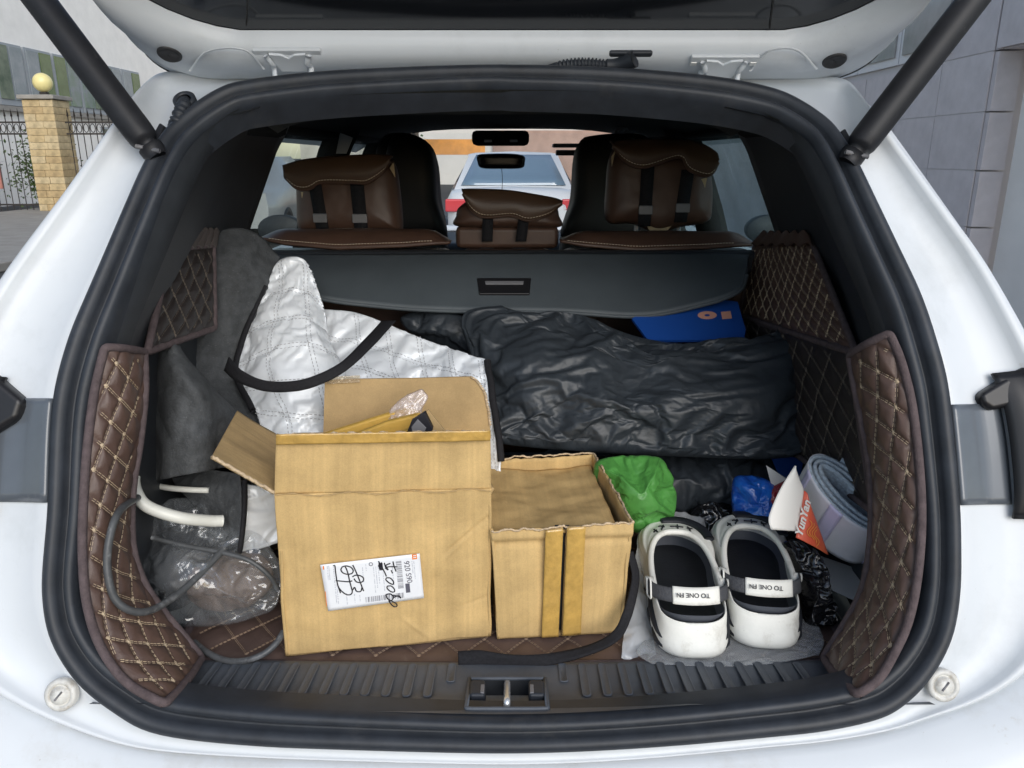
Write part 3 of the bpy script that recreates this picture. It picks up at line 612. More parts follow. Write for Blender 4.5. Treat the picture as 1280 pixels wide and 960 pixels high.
# ================================================================ quilted leather liner panels
def surf_eval(G, u, v):
    nu, nv = G.shape[:2]; a = np.clip(u, 0, 1) * (nu - 1); b = np.clip(v, 0, 1) * (nv - 1); i = np.minimum(a.astype(int), nu - 2); j = np.minimum(b.astype(int), nv - 2)
    fa = (a - i)[..., None]; fb = (b - j)[..., None]
    return G[i, j] * (1 - fa) * (1 - fb) + G[i + 1, j] * fa * (1 - fb) + G[i, j + 1] * (1 - fa) * fb + G[i + 1, j + 1] * fa * fb
def quilt(name, G, cell, ang, mat, label, puff=.006, flip=False, thick=.010, rough_wr=.0015, label_cat='boot liner', group=None, parent=None, thr=None, pipe=.0055, inset=.012, seed=1, knot=True, dbl=.0013, tw=.0007, rnd=0., phase=(0, 0), ang2=None):
    """G[nu,nv,3] smooth base surface -> diamond-tufted pad + woven piping + double-row stitching with knots"""
    nu, nv = G.shape[:2]; sg = -1 if flip else 1
    Ls = np.linalg.norm(np.diff(G, axis=0), axis=-1).mean(1); s = np.r_[0, np.cumsum(Ls)]; Wd = np.linalg.norm(np.diff(G, axis=1), axis=-1).sum(1)
    N = gridn(G) * sg
    vv = np.linspace(0, 1, nv); S = np.repeat(s[:, None], nv, 1); T = (vv[None] - .5) * Wd[:, None]
    ca, sa = math.cos(ang), math.sin(ang)
    ang2 = ang if ang2 is None else ang2; cb, sb_ = math.cos(ang2), math.sin(ang2)
    A = (S * ca + T * sa) / cell + phase[0]; B = (S * cb - T * sb_) / cell + phase[1]
    da = np.abs((A + .5) % 1 - .5); db = np.abs((B + .5) % 1 - .5); e = np.minimum(da, db)
    edge = np.minimum(np.minimum(S, s[-1] - S), np.minimum(vv[None] * Wd[:, None], (1 - vv[None]) * Wd[:, None]))
    hh = puff * (1 - np.exp(-e * 7.0)) * np.clip(edge / .02, 0, 1) ** .6 + crumple(G, 16, seed) * rough_wr * np.clip(edge / .03, 0, 1)
    Q = G + N * hh[..., None]
    t = empty(name, tuple(np.r_[G.reshape(-1, 3)[:, :2].mean(0), G[..., 2].min()]), label, label_cat, group)
    pad = grid('pad', Q if not flip else Q, mat, t, thick=0)
    bk = grid('backing', G - N * thick, plastic, t)
    ed = np.vstack([G[:, 0], G[-1, 1:], G[::-1, -1][1:], G[0, ::-1][1:-1]])
    ne = np.vstack([N[:, 0], N[-1, 1:], N[::-1, -1][1:], N[0, ::-1][1:-1]])
    ring = ipts(ed[::3], max(80, len(ed)), True)
    tube('piping', smooth_loop(ring, 3) , pipe, piping, t, n=8, closed=True)
    parts = []; knots = []
    inside = lambda ss, tt, w: (ss > inset) & (ss < s[-1] - inset) & (np.abs(tt) < w / 2 - inset)
    def ev(ss, tt):
        u = np.interp(ss, s, np.linspace(0, 1, nu)); w = np.interp(ss, s, Wd); v = tt / w + .5
        return surf_eval(Q, u, v), surf_eval(N, u, v), w
    for fam in (1, -1):
        vals = A if fam == 1 else B; ph = phase[0] if fam == 1 else phase[1]
        for k in range(int(vals.min()), int(vals.max()) + 2):
            smin, smax = 0, s[-1]; tt = np.linspace(-Wd.max() / 2, Wd.max() / 2, 500)
            ss = ((k - ph) * cell - tt * sa) / ca if fam == 1 else ((k - ph) * cell + tt * sb_) / cb
            ok = (ss >= 0) & (ss <= s[-1])
            if ok.sum() < 6: continue
            ss, tk = ss[ok], tt[ok]; Pp, Nn, w = ev(ss, tk); ins = inside(ss, tk, w)
            runs = np.split(np.arange(len(ss)), np.where(np.diff(ins.astype(int)) != 0)[0] + 1)
            for r in runs:
                if len(r) < 5 or not ins[r[0]]: continue
                for sd in ((-dbl, dbl) if dbl else (0,)):
                    parts.append(dashgeo(Pp[r] + Nn[r] * .0006, Nn[r], ln=.0046, gap=.0018, w=tw, h=.0007, side=sd))
    if knot:
        for k in range(int(A.min()), int(A.max()) + 2):
            for l in range(int(B.min()), int(B.max()) + 2):
                ka, kb = (k - phase[0]) * cell, (l - phase[1]) * cell; dt_ = ca * sb_ + sa * cb; ss = (ka * sb_ + kb * sa) / dt_; tt = (ka * cb - kb * ca) / dt_
                if 0 < ss < s[-1]:
                    p, nn, w = ev(np.array([ss]), np.array([tt]))
                    if inside(np.array([ss]), np.array([tt]), w)[0]:
                        x = np.cross(nn[0], [.3, .5, .8]); x /= np.linalg.norm(x); y = np.cross(nn[0], x); c = p[0] + nn[0] * .0006
                        V = [c + nn[0] * .0018] + [c + (x * math.cos(a) + y * math.sin(a)) * .0032 for a in np.linspace(0, 2 * math.pi, 7)[:-1]]
                        knots.append((np.array(V), [(0, i, i % 6 + 1) for i in range(1, 7)]))
    parts = [q for q in parts if len(q[0])] + knots
    if parts: tag(multi('stitching', parts, thr or thread, pad, False), kind='stuff')
    return t
def ruled(O, I, nu=150, nv=60, bow=0., nrm=None):
    a = ipts(O, nu); b = ipts(I, nu); v = np.linspace(0, 1, nv)[None, :, None]
    G = a[:, None] * (1 - v) + b[:, None] * v
    if bow: G = G + np.array(nrm) * (bow * np.sin(v * math.pi))
    return G
# corner pads wrapping the lower aperture
OL = [(131,434),(118,490),(109,560),(104,630),(103,690),(107,745),(119,793),(140,832),(165,858),(205,880)]
IL = [(180,440),(181,490),(175,550),(167,600),(164,645),(167,690),(181,730),(205,765),(230,795),(252,822)]
offO = [-.012, -.012, -.012, -.012, -.014, -.017, -.020, -.024, -.027, -.028]
offI = [.07, .07, .075, .08, .085, .09, .10, .11, .12, .125]
G = ruled([onP(x, y, o) for (x, y), o in zip(OL, offO)], [onP(x, y, o) for (x, y), o in zip(IL, offI)], bow=.014, nrm=(.5, -.8, .3))
quilt('quilted_corner_pad', G, .028, R(70), leather, 'tall brown quilted leather corner pad beside the bagged cables and grey loop', flip=False, thick=.006, phase=(.3, .1), ang2=R(36))
OR = [(1112,417),(1126,450),(1140,505),(1149,580),(1152,650),(1147,720),(1135,778),(1115,822),(1097,850),(1072,868)]
IR = [(1062,444),(1068,480),(1080,540),(1088,590),(1090,650),(1086,700),(1077,740),(1062,770),(1047,795),(1030,822)]
G = ruled([onP(x, y, o) for (x, y), o in zip(OR, offO)], [onP(x, y, o) for (x, y), o in zip(IR, offI)], bow=.014, nrm=(-.5, -.8, .3))
quilt('quilted_corner_pad', G, .029, R(38), leather, 'tall brown quilted leather corner pad beside the rolled felt belt and white clogs', flip=True, thick=.006, phase=(.1, .45), seed=5, ang2=R(72))
# side wall pads above the wheel arches
def wallpad(xw, pts, lab, seed, flip, cell=.034, mat=leather, ang=R(45), ph=(0, 0), **k):
    a, b, c, d = [atX(x, y, X) for (x, y, X) in pts]
    G = lin2(a, b, c, d, 70, 90); return quilt('quilted_wall_pad', G, cell, ang, mat, lab, flip=flip, thick=.004, seed=seed, phase=ph, **k)
wallpad(.52, [(944,305,.525), (1014,300,.525), (1070,440,.50), (925,398,.50)], 'brown quilted leather wall pad above the crumpled black nylon bag', 3, True, cell=.030, ang=R(42))
wallpad(.52, [(928,395,.498), (1062,440,.498), (1092,640,.50), (985,560,.50)], 'dark quilted leather pad low on the boot wall behind the felt roll', 4, True, cell=.048, mat=M('dark_quilt', (.026, .020, .019), .55, var=(20, .2), bump=(380, .35, .0012)), thr=M('dim_thread', (.15, .125, .10), .8))
wallpad(-.52, [(212,312,-.512), (266,306,-.512), (268,410,-.50), (184,440,-.50)], 'brown quilted leather wall pad beside the dark hem of the silver cover', 6, True, cell=.034, mat=MT['dark_quilt'], thr=MT['dim_thread'])  # same brown leather; shade on this wall put into darker pad and thread colours
rib_l = M('ribbed_leather', (.10, .085, .08), .45, bump=(60, .3, .004))
for sgn, q in ((1, [(940, 306), (955, 290), (1012, 290), (1018, 306)]), (-1, [(214, 312), (232, 287), (272, 287), (268, 308)])):
    pts = [atX(x, y, sgn * X) for (x, y), X in zip(q, (.51, .515, .515, .51))]
    G = lin2(*pts, 40, 30); G[..., 2] += .003 * np.sin(np.arange(30) * 1.25)[None] * 1.0
    tag(grid('ruffled_cuff', G, rib_l if sgn < 0 else leather, None, thick=.004, flip=False), 'ruffled %s cuff topping the quilted wall pad %s' % (('pale grey', 'beside the silver cover') if sgn < 0 else ('brown leather', 'near the blue printed board')), 'boot liner')
# boot floor mat
xm = np.linspace(-.475, .475, 190)
def mfront(x): return .905 - .03 * (abs(x) / .47) ** 2 * 0 + .05 * max(0, abs(x) - .36) ** 1.2 * 4
G = np.array([[(x, mfront(x) + (1.66 - mfront(x)) * v, .752 + .0015 * math.sin(x * 13 + v * 9)) for v in np.linspace(0, 1, 150)] for x in xm])
quilt('quilted_boot_mat', G, .046, R(40), leatherM, 'brown quilted leather mat lying under both cardboard boxes', flip=False, puff=.004, thick=.012, rough_wr=.0008, label_cat='boot mat', pipe=.0075, inset=.02, phase=(.2, .3), thr=M('mat_thread', (.28, .20, .14), .8), tw=.0008, dbl=.0010)
# ================================================================ seats and cargo cover
def stitch_line(pts, n, mat, parent, N=(0, -1, .3), ln=.0045, gap=.002, w=.0014, closed=False):
    P = ipts(pts, n, closed); V, f = dashgeo(P, np.tile(np.array(N, float) / np.linalg.norm(N), (len(P), 1)), ln, gap, w, .0008)
    return tag(mk('stitching', V, f, mat, parent, False), kind='stuff')
cream = M('cream_thread', (.70, .60, .46), .7)
zt = 1.232
sb = empty('rear_seat_back', (0, 1.78, .74)); sb.parent = car; sb.location = Vector(WL[sb.name] - WL['car'])
for x0, x1 in ((-.565, -.128), (-.124, .100), (.104, .555)):
    box('backrest_section', ((x0 + x1) / 2, 1.765, .98), (x1 - x0, .13, .475), lbrown, sb, bevel=.03, seg=4)
for (x0, x1, yt, yb, yc) in ((328, 563, 289, 310, 299), (700, 940, 292, 312, 302)):
    # lens-shaped shoulder cushion
    th = np.linspace(0, math.pi, 40)
    u = np.linspace(0, 1, 60)
    upc = np.interp(u, [0, .08, .5, .92, 1], [yc, yt + 3, yt, yt + 3, yc + 4]); loc_ = np.interp(u, [0, .12, .4, .75, 1], [yc + 1, yb - 3, yb + 3, yb, yc + 6])
    Q = []
    for k in range(60):
        x = x0 + (x1 - x0) * u[k]; p0 = atY(x, upc[k], 1.79); p1 = atY(x, loc_[k], 1.70)
        Q.append([p0 * (1 - t) + p1 * t + np.array([0, -.010, .016]) * math.sin(t * math.pi) * min(1, u[k] * 8, (1 - u[k]) * 8) for t in np.linspace(0, 1, 14)])
    Q = np.array(Q); cu_ = grid('shoulder_cushion', Q, lbrown, sb, thick=.006, flip=False)
    stitch_line(Q[2:-2:4, 12] + [0, -.004, .006], 200, cream, sb)
    stitch_line(Q[int(8):-6:5, 2] + [0, -.004, .006], 160, cream, sb)
# headrests
def headrest(px, Y, flap, stitch, straps, thick, posts=(), gusset=(), buckles=True):
    c = atY(px[len(px) // 2][0], 290, Y); h = empty('headrest', tuple(c)); h.parent = car; h.location = Vector(c - WL['car'])
    pillow('cushion', px, Y, 1.33, .12, thick, lbrown, h, back=.8, n=120, m=24, e=(5, .5), wr=lambda P: fbm(P * 14, 3, 2) * .003)
    fl = [atY(x, y, Y - thick - .004 - .008 + dY * .12) for x, y, dY in flap]
    half = 6; a = ipts(fl[:half], 60); b = ipts(fl[half:], 60)
    v = np.linspace(0, 1, 12)[None, :, None]; Q = a[:, None] * (1 - v) + b[:, None] * v; Q[..., 1] -= .012 * np.sin(np.linspace(0, math.pi * .8, 12))[None]
    grid('flap', Q, M('flap_leather', (.085, .048, .028), .4, bump=(340, .3, .001)) if 'flap_leather' not in MT else MT['flap_leather'], h, thick=.004, flip=False)
    stitch_line(Q[1:-1:3, 10] + [0, -.004, 0], 150, cream, h)
    tube('flap_edge', ipts(Q[::3, 11] + [0, -.001, 0], 60), .0035, lbrown, h)
    for (xa, ya, xb2, yb2, w) in straps:
        yy = np.linspace(0, 1, 8); c0, c1 = atY(xa, ya, Y - thick - .006), atY(xb2, yb2, Y - thick - .003)
        ww = w / F * Y / 2
        st = grid('strap', np.array([[(c0 + (c1 - c0) * t) + np.array([s * ww, -.002, 0]) for s in (-1, 1)] for t in yy]), web, h, thick=.002, flip=True)
        bk_ = c0 + (c1 - c0) * .72
        if buckles: box('buckle', bk_ + [0, -.006, 0], (ww * 2.2, .006, .020), M('buckle_grey', (.20, .20, .21), .4) if 'buckle_grey' not in MT else MT['buckle_grey'], st, bevel=.002)
    for (x, y) in posts:
        c0 = atY(x, y, Y); tube('post', np.array([c0 + [0, 0, .03], c0 + [0, 0, -.03]]), .0055, chrome, h); box('collar', tuple(c0 + [0, -.0, -.022]), (.035, .03, .012), plastic, h, bevel=.004)
    for g in gusset:
        prism('beige_gusset', [atY(x, y, Y - thick * .8) for x, y in g], (0, .006, 0), M('beige_lining', (.45, .34, .20), .7) if 'beige_lining' not in MT else MT['beige_lining'], h)
    return h
headrest([(372,225),(384,210),(430,199),(478,196),(494,204),(501,240),(504,285),(498,291),(440,292),(385,292),(373,286),(371,250)], 1.83,
         [(354,208,.02),(380,200,.03),(420,196,.035),(460,194,.035),(484,195,.03),(491,197,.02),(358,222,0),(372,235,0),(388,236,0),(402,228,0),(440,228,0),(460,228,0),(480,214,0),(487,202,0)], None,
         [(393,226,404,290,15), (446,228,452,290,16)], .045, gusset=[[(376,240),(382,240),(379,257)], [(487,210),(492,203),(494,222)]])
headrest([(757,230),(762,195),(775,184),(830,184),(875,190),(888,215),(890,260),(884,277),(850,284),(820,291),(790,280),(758,276)], 1.83,
         [(762,178,.02),(790,175,.035),(830,175,.035),(870,178,.03),(893,190,.02),(897,200,.01),(766,184,0),(782,202,0),(805,209,0),(848,196,0),(860,212,0),(880,220,0),(890,216,0),(896,204,0)], None,
         [(810,208,805,283,15), (860,212,850,278,15)], .045, posts=((795,288), (848,288)), gusset=[[(764,196),(770,186),(765,208)], [(876,224),(884,222),(879,246)], [(806,279),(842,279),(832,291),(814,291)]])
headrest([(570,270),(575,258),(600,246),(660,246),(692,254),(699,270),(699,284),(640,285),(572,283)], 1.80,
         [(577,238,.03),(600,237,.035),(630,238,.035),(660,242,.03),(690,248,.02),(703,253,.01),(580,243,0),(590,262,0),(606,271,0),(640,269,0),(660,275,0),(685,268,0),(697,258,0),(702,254,0)], None,
         [(610,270,609,302,13), (655,272,651,302,13)], .035, posts=((608,300), (650,300)), buckles=False)
box('headrest_base', tuple(atY(634, 296, 1.80)), (.235, .04, .05), lbrown, sb, bevel=.012)
# front seats seen beyond
for px in ([(560,300),(552,250),(548,205),(535,178),(500,166),(478,172),(468,200),(466,250),(460,300)], [(700,300),(712,250),(716,200),(724,178),(740,170),(800,168),(815,190),(815,300)]):
    fs = pillow('front_seat', px + [(px[-1][0], 420), (px[0][0], 420)], 2.55, 1.2, .1, .09, darkl, car, n=90, m=16, e=(5, .5))
    hs_ = pillow('seat_headrest', [(x * .8 + px[3][0] * .2, y) for x, y in px], 2.50, 1.3, .1, .07, darkl, fs, n=60, m=10, e=(5, .5))
# retractable cargo cover with hanging flap and pull handle
cov = M('cargo_cover_vinyl', (.070, .084, .094), .55, spec=.4, var=(12, .12), bump=(500, .3, .0008), dirt=(50, .64, .75, (.09, .095, .10)))
topc = [(322,322),(400,321),(520,320),(640,319),(760,319),(880,320),(936,322)]
botc = [(326,334),(388,370),(470,383),(560,389),(700,391),(800,396),(868,384),(922,366),(935,340)]
a = ipts([atY(x, y, 1.66) for x, y in topc], 90); b = ipts([atY(x, y, 1.50) if 380 < x < 930 else atY(x, y, 1.55) for x, y in botc], 90)
v = np.linspace(0, 1, 20)[None, :, None]; Q = a[:, None] * (1 - v) + b[:, None] * v; Q[..., 2] += .006 * np.sin(v[..., 0] * math.pi)
cc_ = grid('cargo_cover', Q, cov, car, thick=.006)
stitch_line(Q[4:-2:5, 17] + [0, -.002, .003], 260, M('grey_stitch', (.14, .15, .16), .8), cc_)
tube('cover_hem', ipts(Q[::4, 19], 90), .004, cov, cc_)
hn = gridn(Q)[45, 10]; hn = hn if hn[1] < 0 else -hn
hp = [atPl(x, y, Q[45, 10] + hn * .009, hn) for x, y in ((596,347),(664,347),(662,367),(599,367))]
hd = prism('pull_handle', hp, hn * -.016, lampm, cc_, bevel=.002)
hb = [atPl(x, y, Q[45, 10] + hn * .0092, hn) for x, y in ((606,352),(655,352),(654,356),(607,356))]
prism('handle_slot', hb, hn * .002, greym, hd, bevel=.001)
box('cover_cassette', (.0, 1.685, 1.200), (1.10, .05, .05), plastic, car, bevel=.015, seg=4)
# ================================================================ cardboard boxes
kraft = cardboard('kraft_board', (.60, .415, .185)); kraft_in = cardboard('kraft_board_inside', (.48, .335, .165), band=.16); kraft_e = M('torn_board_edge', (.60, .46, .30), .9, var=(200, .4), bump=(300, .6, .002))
tape = M('brown_tape', (.54, .335, .09), .2, spec=.5, coat=.3, var=(45, .30), bump=(60, .6, .003))
Z0 = .760
def panel(name, a, b, c, d, mat, parent, thick=.004, warp=.0015, seed=0, nu=30, nv=30, torn=0., n=None, dent=None):
    """sheet a-b (bottom) d-c (top); front normal (a->b)x(a->d)"""
    G = lin2(a, b, c, d, nu, nv); N = gridn(G)
    G = G + N * (fbm(G * 9, 3, seed) * warp * 3)[..., None]
    if dent is not None: G = G + N * dent(G)[..., None]
    if torn:
        up = (np.array(d) - np.array(a)); up /= np.linalg.norm(up); j = fbm(np.c_[np.arange(nu) * .14, np.zeros(nu), np.zeros(nu)], 3, seed + 3) * torn
        G[:, -1] += up * j[:, None] * .45; G[:, -2] += up * j[:, None] * .25
    return grid(name, G, mat, parent, thick=thick)
bl, br = atZ(357, 820, Z0), atZ(613, 795, Z0); wd_ = br - bl; wd_ /= np.linalg.norm(wd_); dd = np.array([-wd_[1], wd_[0], 0]); nf = -dd; DP = .235
big = empty('cardboard_box', tuple((bl + br) / 2 + dd * DP / 2), 'tall cardboard box with open flaps and a handwritten shipping label', 'box')
ftl, ftr = atPl(343, 618, bl, nf), atPl(614, 611, bl, nf)
def creases(lines, w=.0028):
    def f(G):
        h = np.zeros(G.shape[:2])
        for (x0, y0, x1, y1, d) in lines:
            a, b = onF(x0, y0, 0), onF(x1, y1, 0); t = np.clip(((G - a) @ (b - a)) / ((b - a) @ (b - a)), 0, 1); q = np.linalg.norm(G - (a + t[..., None] * (b - a)), axis=-1) + .0012 * pn(G * 60, 4)
            h += d * np.exp(-(q / w) ** 2) * (.5 + np.sin(t * 3.1))
        return h
    return f
def onF(x, y, off=.004): return atPl(x, y, bl + nf * off, nf)
crease = lambda G: -.0012 * np.exp(-((np.abs(G[..., 2] - (ftl[2] - .105 + .05 * (G[..., 0] + .15))) / .003) ** 2)) * (G[..., 0] > -.15)
panel('front_panel', bl, br, ftr, ftl, kraft, big, seed=1, nu=150, nv=140, warp=.002, dent=creases([(470,625,476,800,-.0016),(540,640,545,790,-.0014),(590,630,592,700,-.0012),(425,650,430,815,-.001),(560,690,612,645,-.002),(555,700,600,655,.0012),(365,640,372,815,-.0009),(500,770,540,800,.001),(380,700,385,812,.0008),(575,760,612,745,-.0014)]))
panel('back_panel', br + dd * DP, bl + dd * DP, ftl + dd * DP, ftr + dd * DP, kraft, big, seed=2)
panel('side_panel', bl + dd * DP, bl, ftl, ftl + dd * DP, kraft, big, seed=3)
panel('side_panel', br, br + dd * DP, ftr + dd * DP, ftr, kraft, big, seed=4)
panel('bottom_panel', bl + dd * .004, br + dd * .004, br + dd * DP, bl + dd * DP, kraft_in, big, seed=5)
up_ = np.array([0, 0, 1.])
T1, T2 = atPl(345, 545, bl - dd * .004, nf), atPl(613, 540, bl + dd * .002, nf)
f1 = panel('front_flap', ftl + nf * .001, ftr + nf * .001, T2, T1, kraft, big, seed=6, torn=.006, nu=70)
# fold line between panel and flap, tape band along the rim
P = np.array([ftl + (ftr - ftl) * t + nf * (.0035) + up_ * (.0022 * math.sin(t * 23) + .002 * pn(np.array([[t * 30, 0, 0]]))[0]) for t in np.linspace(0.005, .995, 60)])
tube('fold_crease', P, .0009 + .0005 * np.sin(np.arange(60) * 1.7), kraft_in, big, n=6, flat=.7)
def onF(x, y, off=.004): return atPl(x, y, bl + nf * off, nf)
def tapeb(name, q, mat, parent, off, wr=.0010, seed=0, nu=40, nv=8, fn=None):
    a, b, c, d = [(fn or onF)(x, y, off) for x, y in q]; G = lin2(a, b, c, d, nu, nv); N = gridn(G); G = G + N * (np.abs(fbm(G * 45, 3, seed)) * wr * 2)[..., None]
    return grid(name, G, mat, parent, thick=.0006)
tapeb('tape', [(345,556),(613,551),(613,538),(345,543)], tape, big, .0085, seed=3)
flp = lambda p: p
lf = DP * .82
D_ = atPl(264, 572, bl, nf)
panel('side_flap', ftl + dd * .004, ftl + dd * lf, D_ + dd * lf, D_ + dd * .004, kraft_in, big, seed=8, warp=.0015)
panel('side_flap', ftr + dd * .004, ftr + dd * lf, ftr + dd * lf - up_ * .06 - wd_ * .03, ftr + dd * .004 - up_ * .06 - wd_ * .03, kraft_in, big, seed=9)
bp0 = bl + dd * DP
bf = [atPl(x, y, bp0, nf) for x, y in ((404,545),(406,476),(440,474),(520,473),(588,471),(598,478),(606,492),(610,510),(614,548))]
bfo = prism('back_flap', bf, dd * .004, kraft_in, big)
# serrated flap edge
ed = ipts([atPl(x, y, bp0 - dd * .001, nf) for x, y in ((588,471),(598,478),(606,492),(610,510),(613,532))], 60); ed = ed + np.c_[.0012 * np.sign(np.sin(np.arange(60) * 2.2)), np.zeros(60), np.zeros(60)]
tube('torn_edge', ed, .0018, kraft_e, big, n=5)
e2_ = np.array([T1 + (T2 - T1) * t for t in np.linspace(0, 1, 90)]) + np.c_[np.zeros(90), np.zeros(90) + .002, fbm(np.c_[np.arange(90) * .4, np.zeros(90), np.zeros(90)], 3, 9) * .004]
tube('torn_edge', e2_, .0022 + .001 * np.sin(np.arange(90) * .9), kraft_e, big, n=5)
e3_ = np.array([D_ + dd * .004 + (ftl - D_) * t for t in np.linspace(0, 1, 40)]); tube('torn_edge', e3_ + np.c_[np.zeros((40, 2)), fbm(np.c_[np.arange(40) * .5, np.zeros(40), np.zeros(40)], 2, 4) * .003], .0024, kraft_e, big, n=5)
tapeb('tape', [(408,480),(450,478),(450,469),(406,471)], film('clear_tape', (.95, .92, .85), .10, .1, haze=.25, hazecol=(.7, .6, .45), bump=(60, .6, .003)), big, -DP + .003, wr=.002, fn=lambda x, y, o: atPl(x, y, bl + nf * o, nf))
# ---- shipping label
paper = M('label_paper', (.78, .80, .83), .45, var=(40, .03)); inkm = M('marker_ink', (.012, .012, .018), .5); printm = M('thermal_print', (.10, .10, .13), .6); faint = M('faint_print', (.42, .44, .50), .6); orange = M('label_orange', (.78, .22, .05), .5)
K = lambda x, y, o=.0062: onF(395 + x * 140 / 1280., 685 + y * 105 / 960., o)
lab = grid('shipping_label', lin2(K(140, 722), K(1235, 572), K(1185, 64), K(48, 195), 24, 14), paper, big, thick=.0008)
def stroke(pts, w, mat, name='handwriting'):
    return tubegeo(ipts([K(x, y, .0066) for x, y in pts], 6 * len(pts)), w, 6, flat=.35, up=nf)
ink = [[(195,205),(215,203),(222,260),(232,330),(243,400),(262,455),(300,500),(350,532),(395,532),(415,500),(405,455),(385,380),(370,310),(350,245),(335,215)],
       [(225,372),(300,380),(370,385),(415,375)],
       [(300,215),(345,205),(400,222),(425,258),(410,290),(360,300),(310,285),(285,250),(300,215)],
       [(420,195),(440,235),(465,290),(490,350),(520,430),(545,492)], [(415,330),(450,312),(500,315),(540,340),(540,375),(505,395),(460,385),(435,350)],
       [(420,480),(440,450),(460,490),(490,500),(515,490),(525,450)], [(255,440),(268,480),(280,515)],
       [(715,150),(735,190),(765,240),(790,290),(805,325)], [(780,170),(800,230),(825,250),(800,200),(850,175)], [(790,235),(830,215),(930,215)], [(880,155),(890,200),(915,268)], [(860,255),(875,290)],
       [(805,340),(850,345),(885,385),(880,415),(840,400),(800,365),(805,340)], [(815,435),(860,435),(895,470),(895,500),(860,500),(815,465),(815,435)],
       [(800,530),(850,525),(885,560),(860,600),(815,575),(800,530)], [(830,600),(870,610),(915,635),(925,662),(900,672),(865,650),(830,600)], [(885,540),(930,550),(975,565)], [(880,570),(940,545),(970,575)],
       [(720,160),(730,245),(745,165),(755,245),(715,200),(750,180)]]
multi('handwriting', [stroke(p, .00095, inkm) for p in ink], inkm, lab)
def quadk(x0, y0, x1, y1, o=.0063):
    # rectangle on the label in its own slanted axes
    ax = np.array([1128, -140]) / 1136.; ay = np.array([48, 515]) / 517.
    f_ = lambda u, v: K(60 + ax[0] * u + ay[0] * v, 190 + ax[1] * u + ay[1] * v, o)
    return np.array([f_(x0, y0), f_(x1, y0), f_(x1, y1), f_(x0, y1)]), [(3, 2, 1, 0)]
rb = random.Random(4); bars = []; u = 468
while u < 905:
    w = rb.choice([3, 4, 6, 9]); bars.append(quadk(u, 432, u + w, 492)); u += w + rb.choice([4, 5, 8, 12])
v = 70
while v < 380:
    w = rb.choice([3, 5, 7]); bars.append(quadk(850, v, 915, v + w)); v += w + rb.choice([4, 6, 10])
bars.append(quadk(935, 335, 985, 440)); bars.append(quadk(655, 65, 700, 150)); 
tag(multi('barcode', bars, printm, lab, False), kind='stuff')
ft = []
for k, (u0, v0, v1) in enumerate([(60, 20, 190), (78, 20, 180), (130, 30, 460), (460, 90, 250), (500, 60, 130), (585, 100, 400), (612, 100, 340), (640, 100, 300), (690, 170, 380), (740, 330, 400), (150, 20, 470), (250, 360, 480), (340, 380, 480), (400, 400, 470), (800, 100, 330), (1050, 90, 300), (1030, 90, 220)]):
    v = v0
    while v < v1:
        w = rb.choice([5, 7, 9]); ft.append(quadk(u0, v, u0 + 11, v + w)); v += w + rb.choice([4, 6, 12])
tag(multi('fine_print', ft, faint, lab, False), kind='stuff')
multi('orange_mark', [quadk(1040, 12, 1098, 72), quadk(14, 310, 22, 480), quadk(14, 20, 30, 60)], orange, lab, False)
multi('orange_mark', [quadk(1055, 24, 1088, 34, .0065), quadk(1055, 46, 1088, 56, .0065)], paper, lab, False)
th = np.linspace(0, 2 * math.pi, 20, endpoint=False)
multi('print_ring', [tubegeo(np.array([K(627 + 20 * math.cos(t), 185 + 18 * math.sin(t), .0065) for t in th]), .0005, 5, True)], printm, lab)
xd = K(1075, 400) - K(1035, 160); yd = K(1100, 200) - K(1020, 210)
text_mesh('number', '920 S90', .0105, K(1050, 275, .0066), xd, yd, printm, lab, bold=.0, ext=.0001)
# ---- contents of the tall box
mailer = M('yellow_padded_mailer', (.62, .38, .075), .55, var=(40, .15), bump=(70, .4, .003))
for k, (px, Yc, lab_) in enumerate((([(398,545),(500,513),(513,514),(524,519),(516,740),(405,740)], 1.085, 'yellow padded envelope farthest from the labelled front of the tall box'),
        ([(431,548),(482,528),(520,519),(534,527),(528,560),(520,740),(434,740)], 1.055, 'yellow padded envelope, middle one of three in the tall box'),
        ([(470,550),(522,534),(533,530),(531,542),(530,740),(476,740)], 1.025, 'yellow padded envelope next to the labelled front of the tall box'))):
    oe = prism('padded_envelope', [atY(x, y, Yc) for x, y in px], (.004, .012, .002), mailer, None, bevel=.004, smooth=True); tag(oe, lab_, 'envelope', 'envelopes in the tall box')
cl = film('clear_bag_film', (.97, .97, .97), .06, .10, haze=.10, bump=(55, .8, .004), fres=1.4)
tag(pillow('plastic_sleeve', [(485,524),(500,500),(524,487),(532,491),(535,498),(528,512),(522,560),(500,600)], 1.09, 1.05, .2, .010, film('pinkish_film', (.98, .95, .95), .12, .12, haze=.30, hazecol=(.85, .78, .76), bump=(60, .9, .004)), None, wr=lambda P: crumple(P, 40, 6) * .003, n=120, m=30), 'crumpled clear plastic sleeve poking up behind the yellow envelopes', 'plastic bag')
g_ = empty('charger_pack', tuple(atY(525, 700, 1.0)), 'black and grey striped pack standing beside the yellow envelopes', 'pack')
pk = lambda pts, Y, t, m_, nm: prism(nm, [atY(x, y, Y) for x, y in pts], (0, t, 0), m_, g_, bevel=.001)
pk([(508,542),(514,527),(531,516),(541,536),(536,560),(530,740),(508,740)], 1.005, .012, inkm, 'case')
pk([(514,534),(522,524),(533,535),(528,545),(516,545)], 1.003, .0015, greym, 'grey_stripe')
tag(prism('card_strip', [atY(x, y, 1.02) for x, y in ((530,519),(535,512),(559,542),(556,740),(542,740))], (0, .004, 0), kraft_in, None, bevel=.0005), 'brown card strip leaning beside the striped pack in the tall box', 'card')
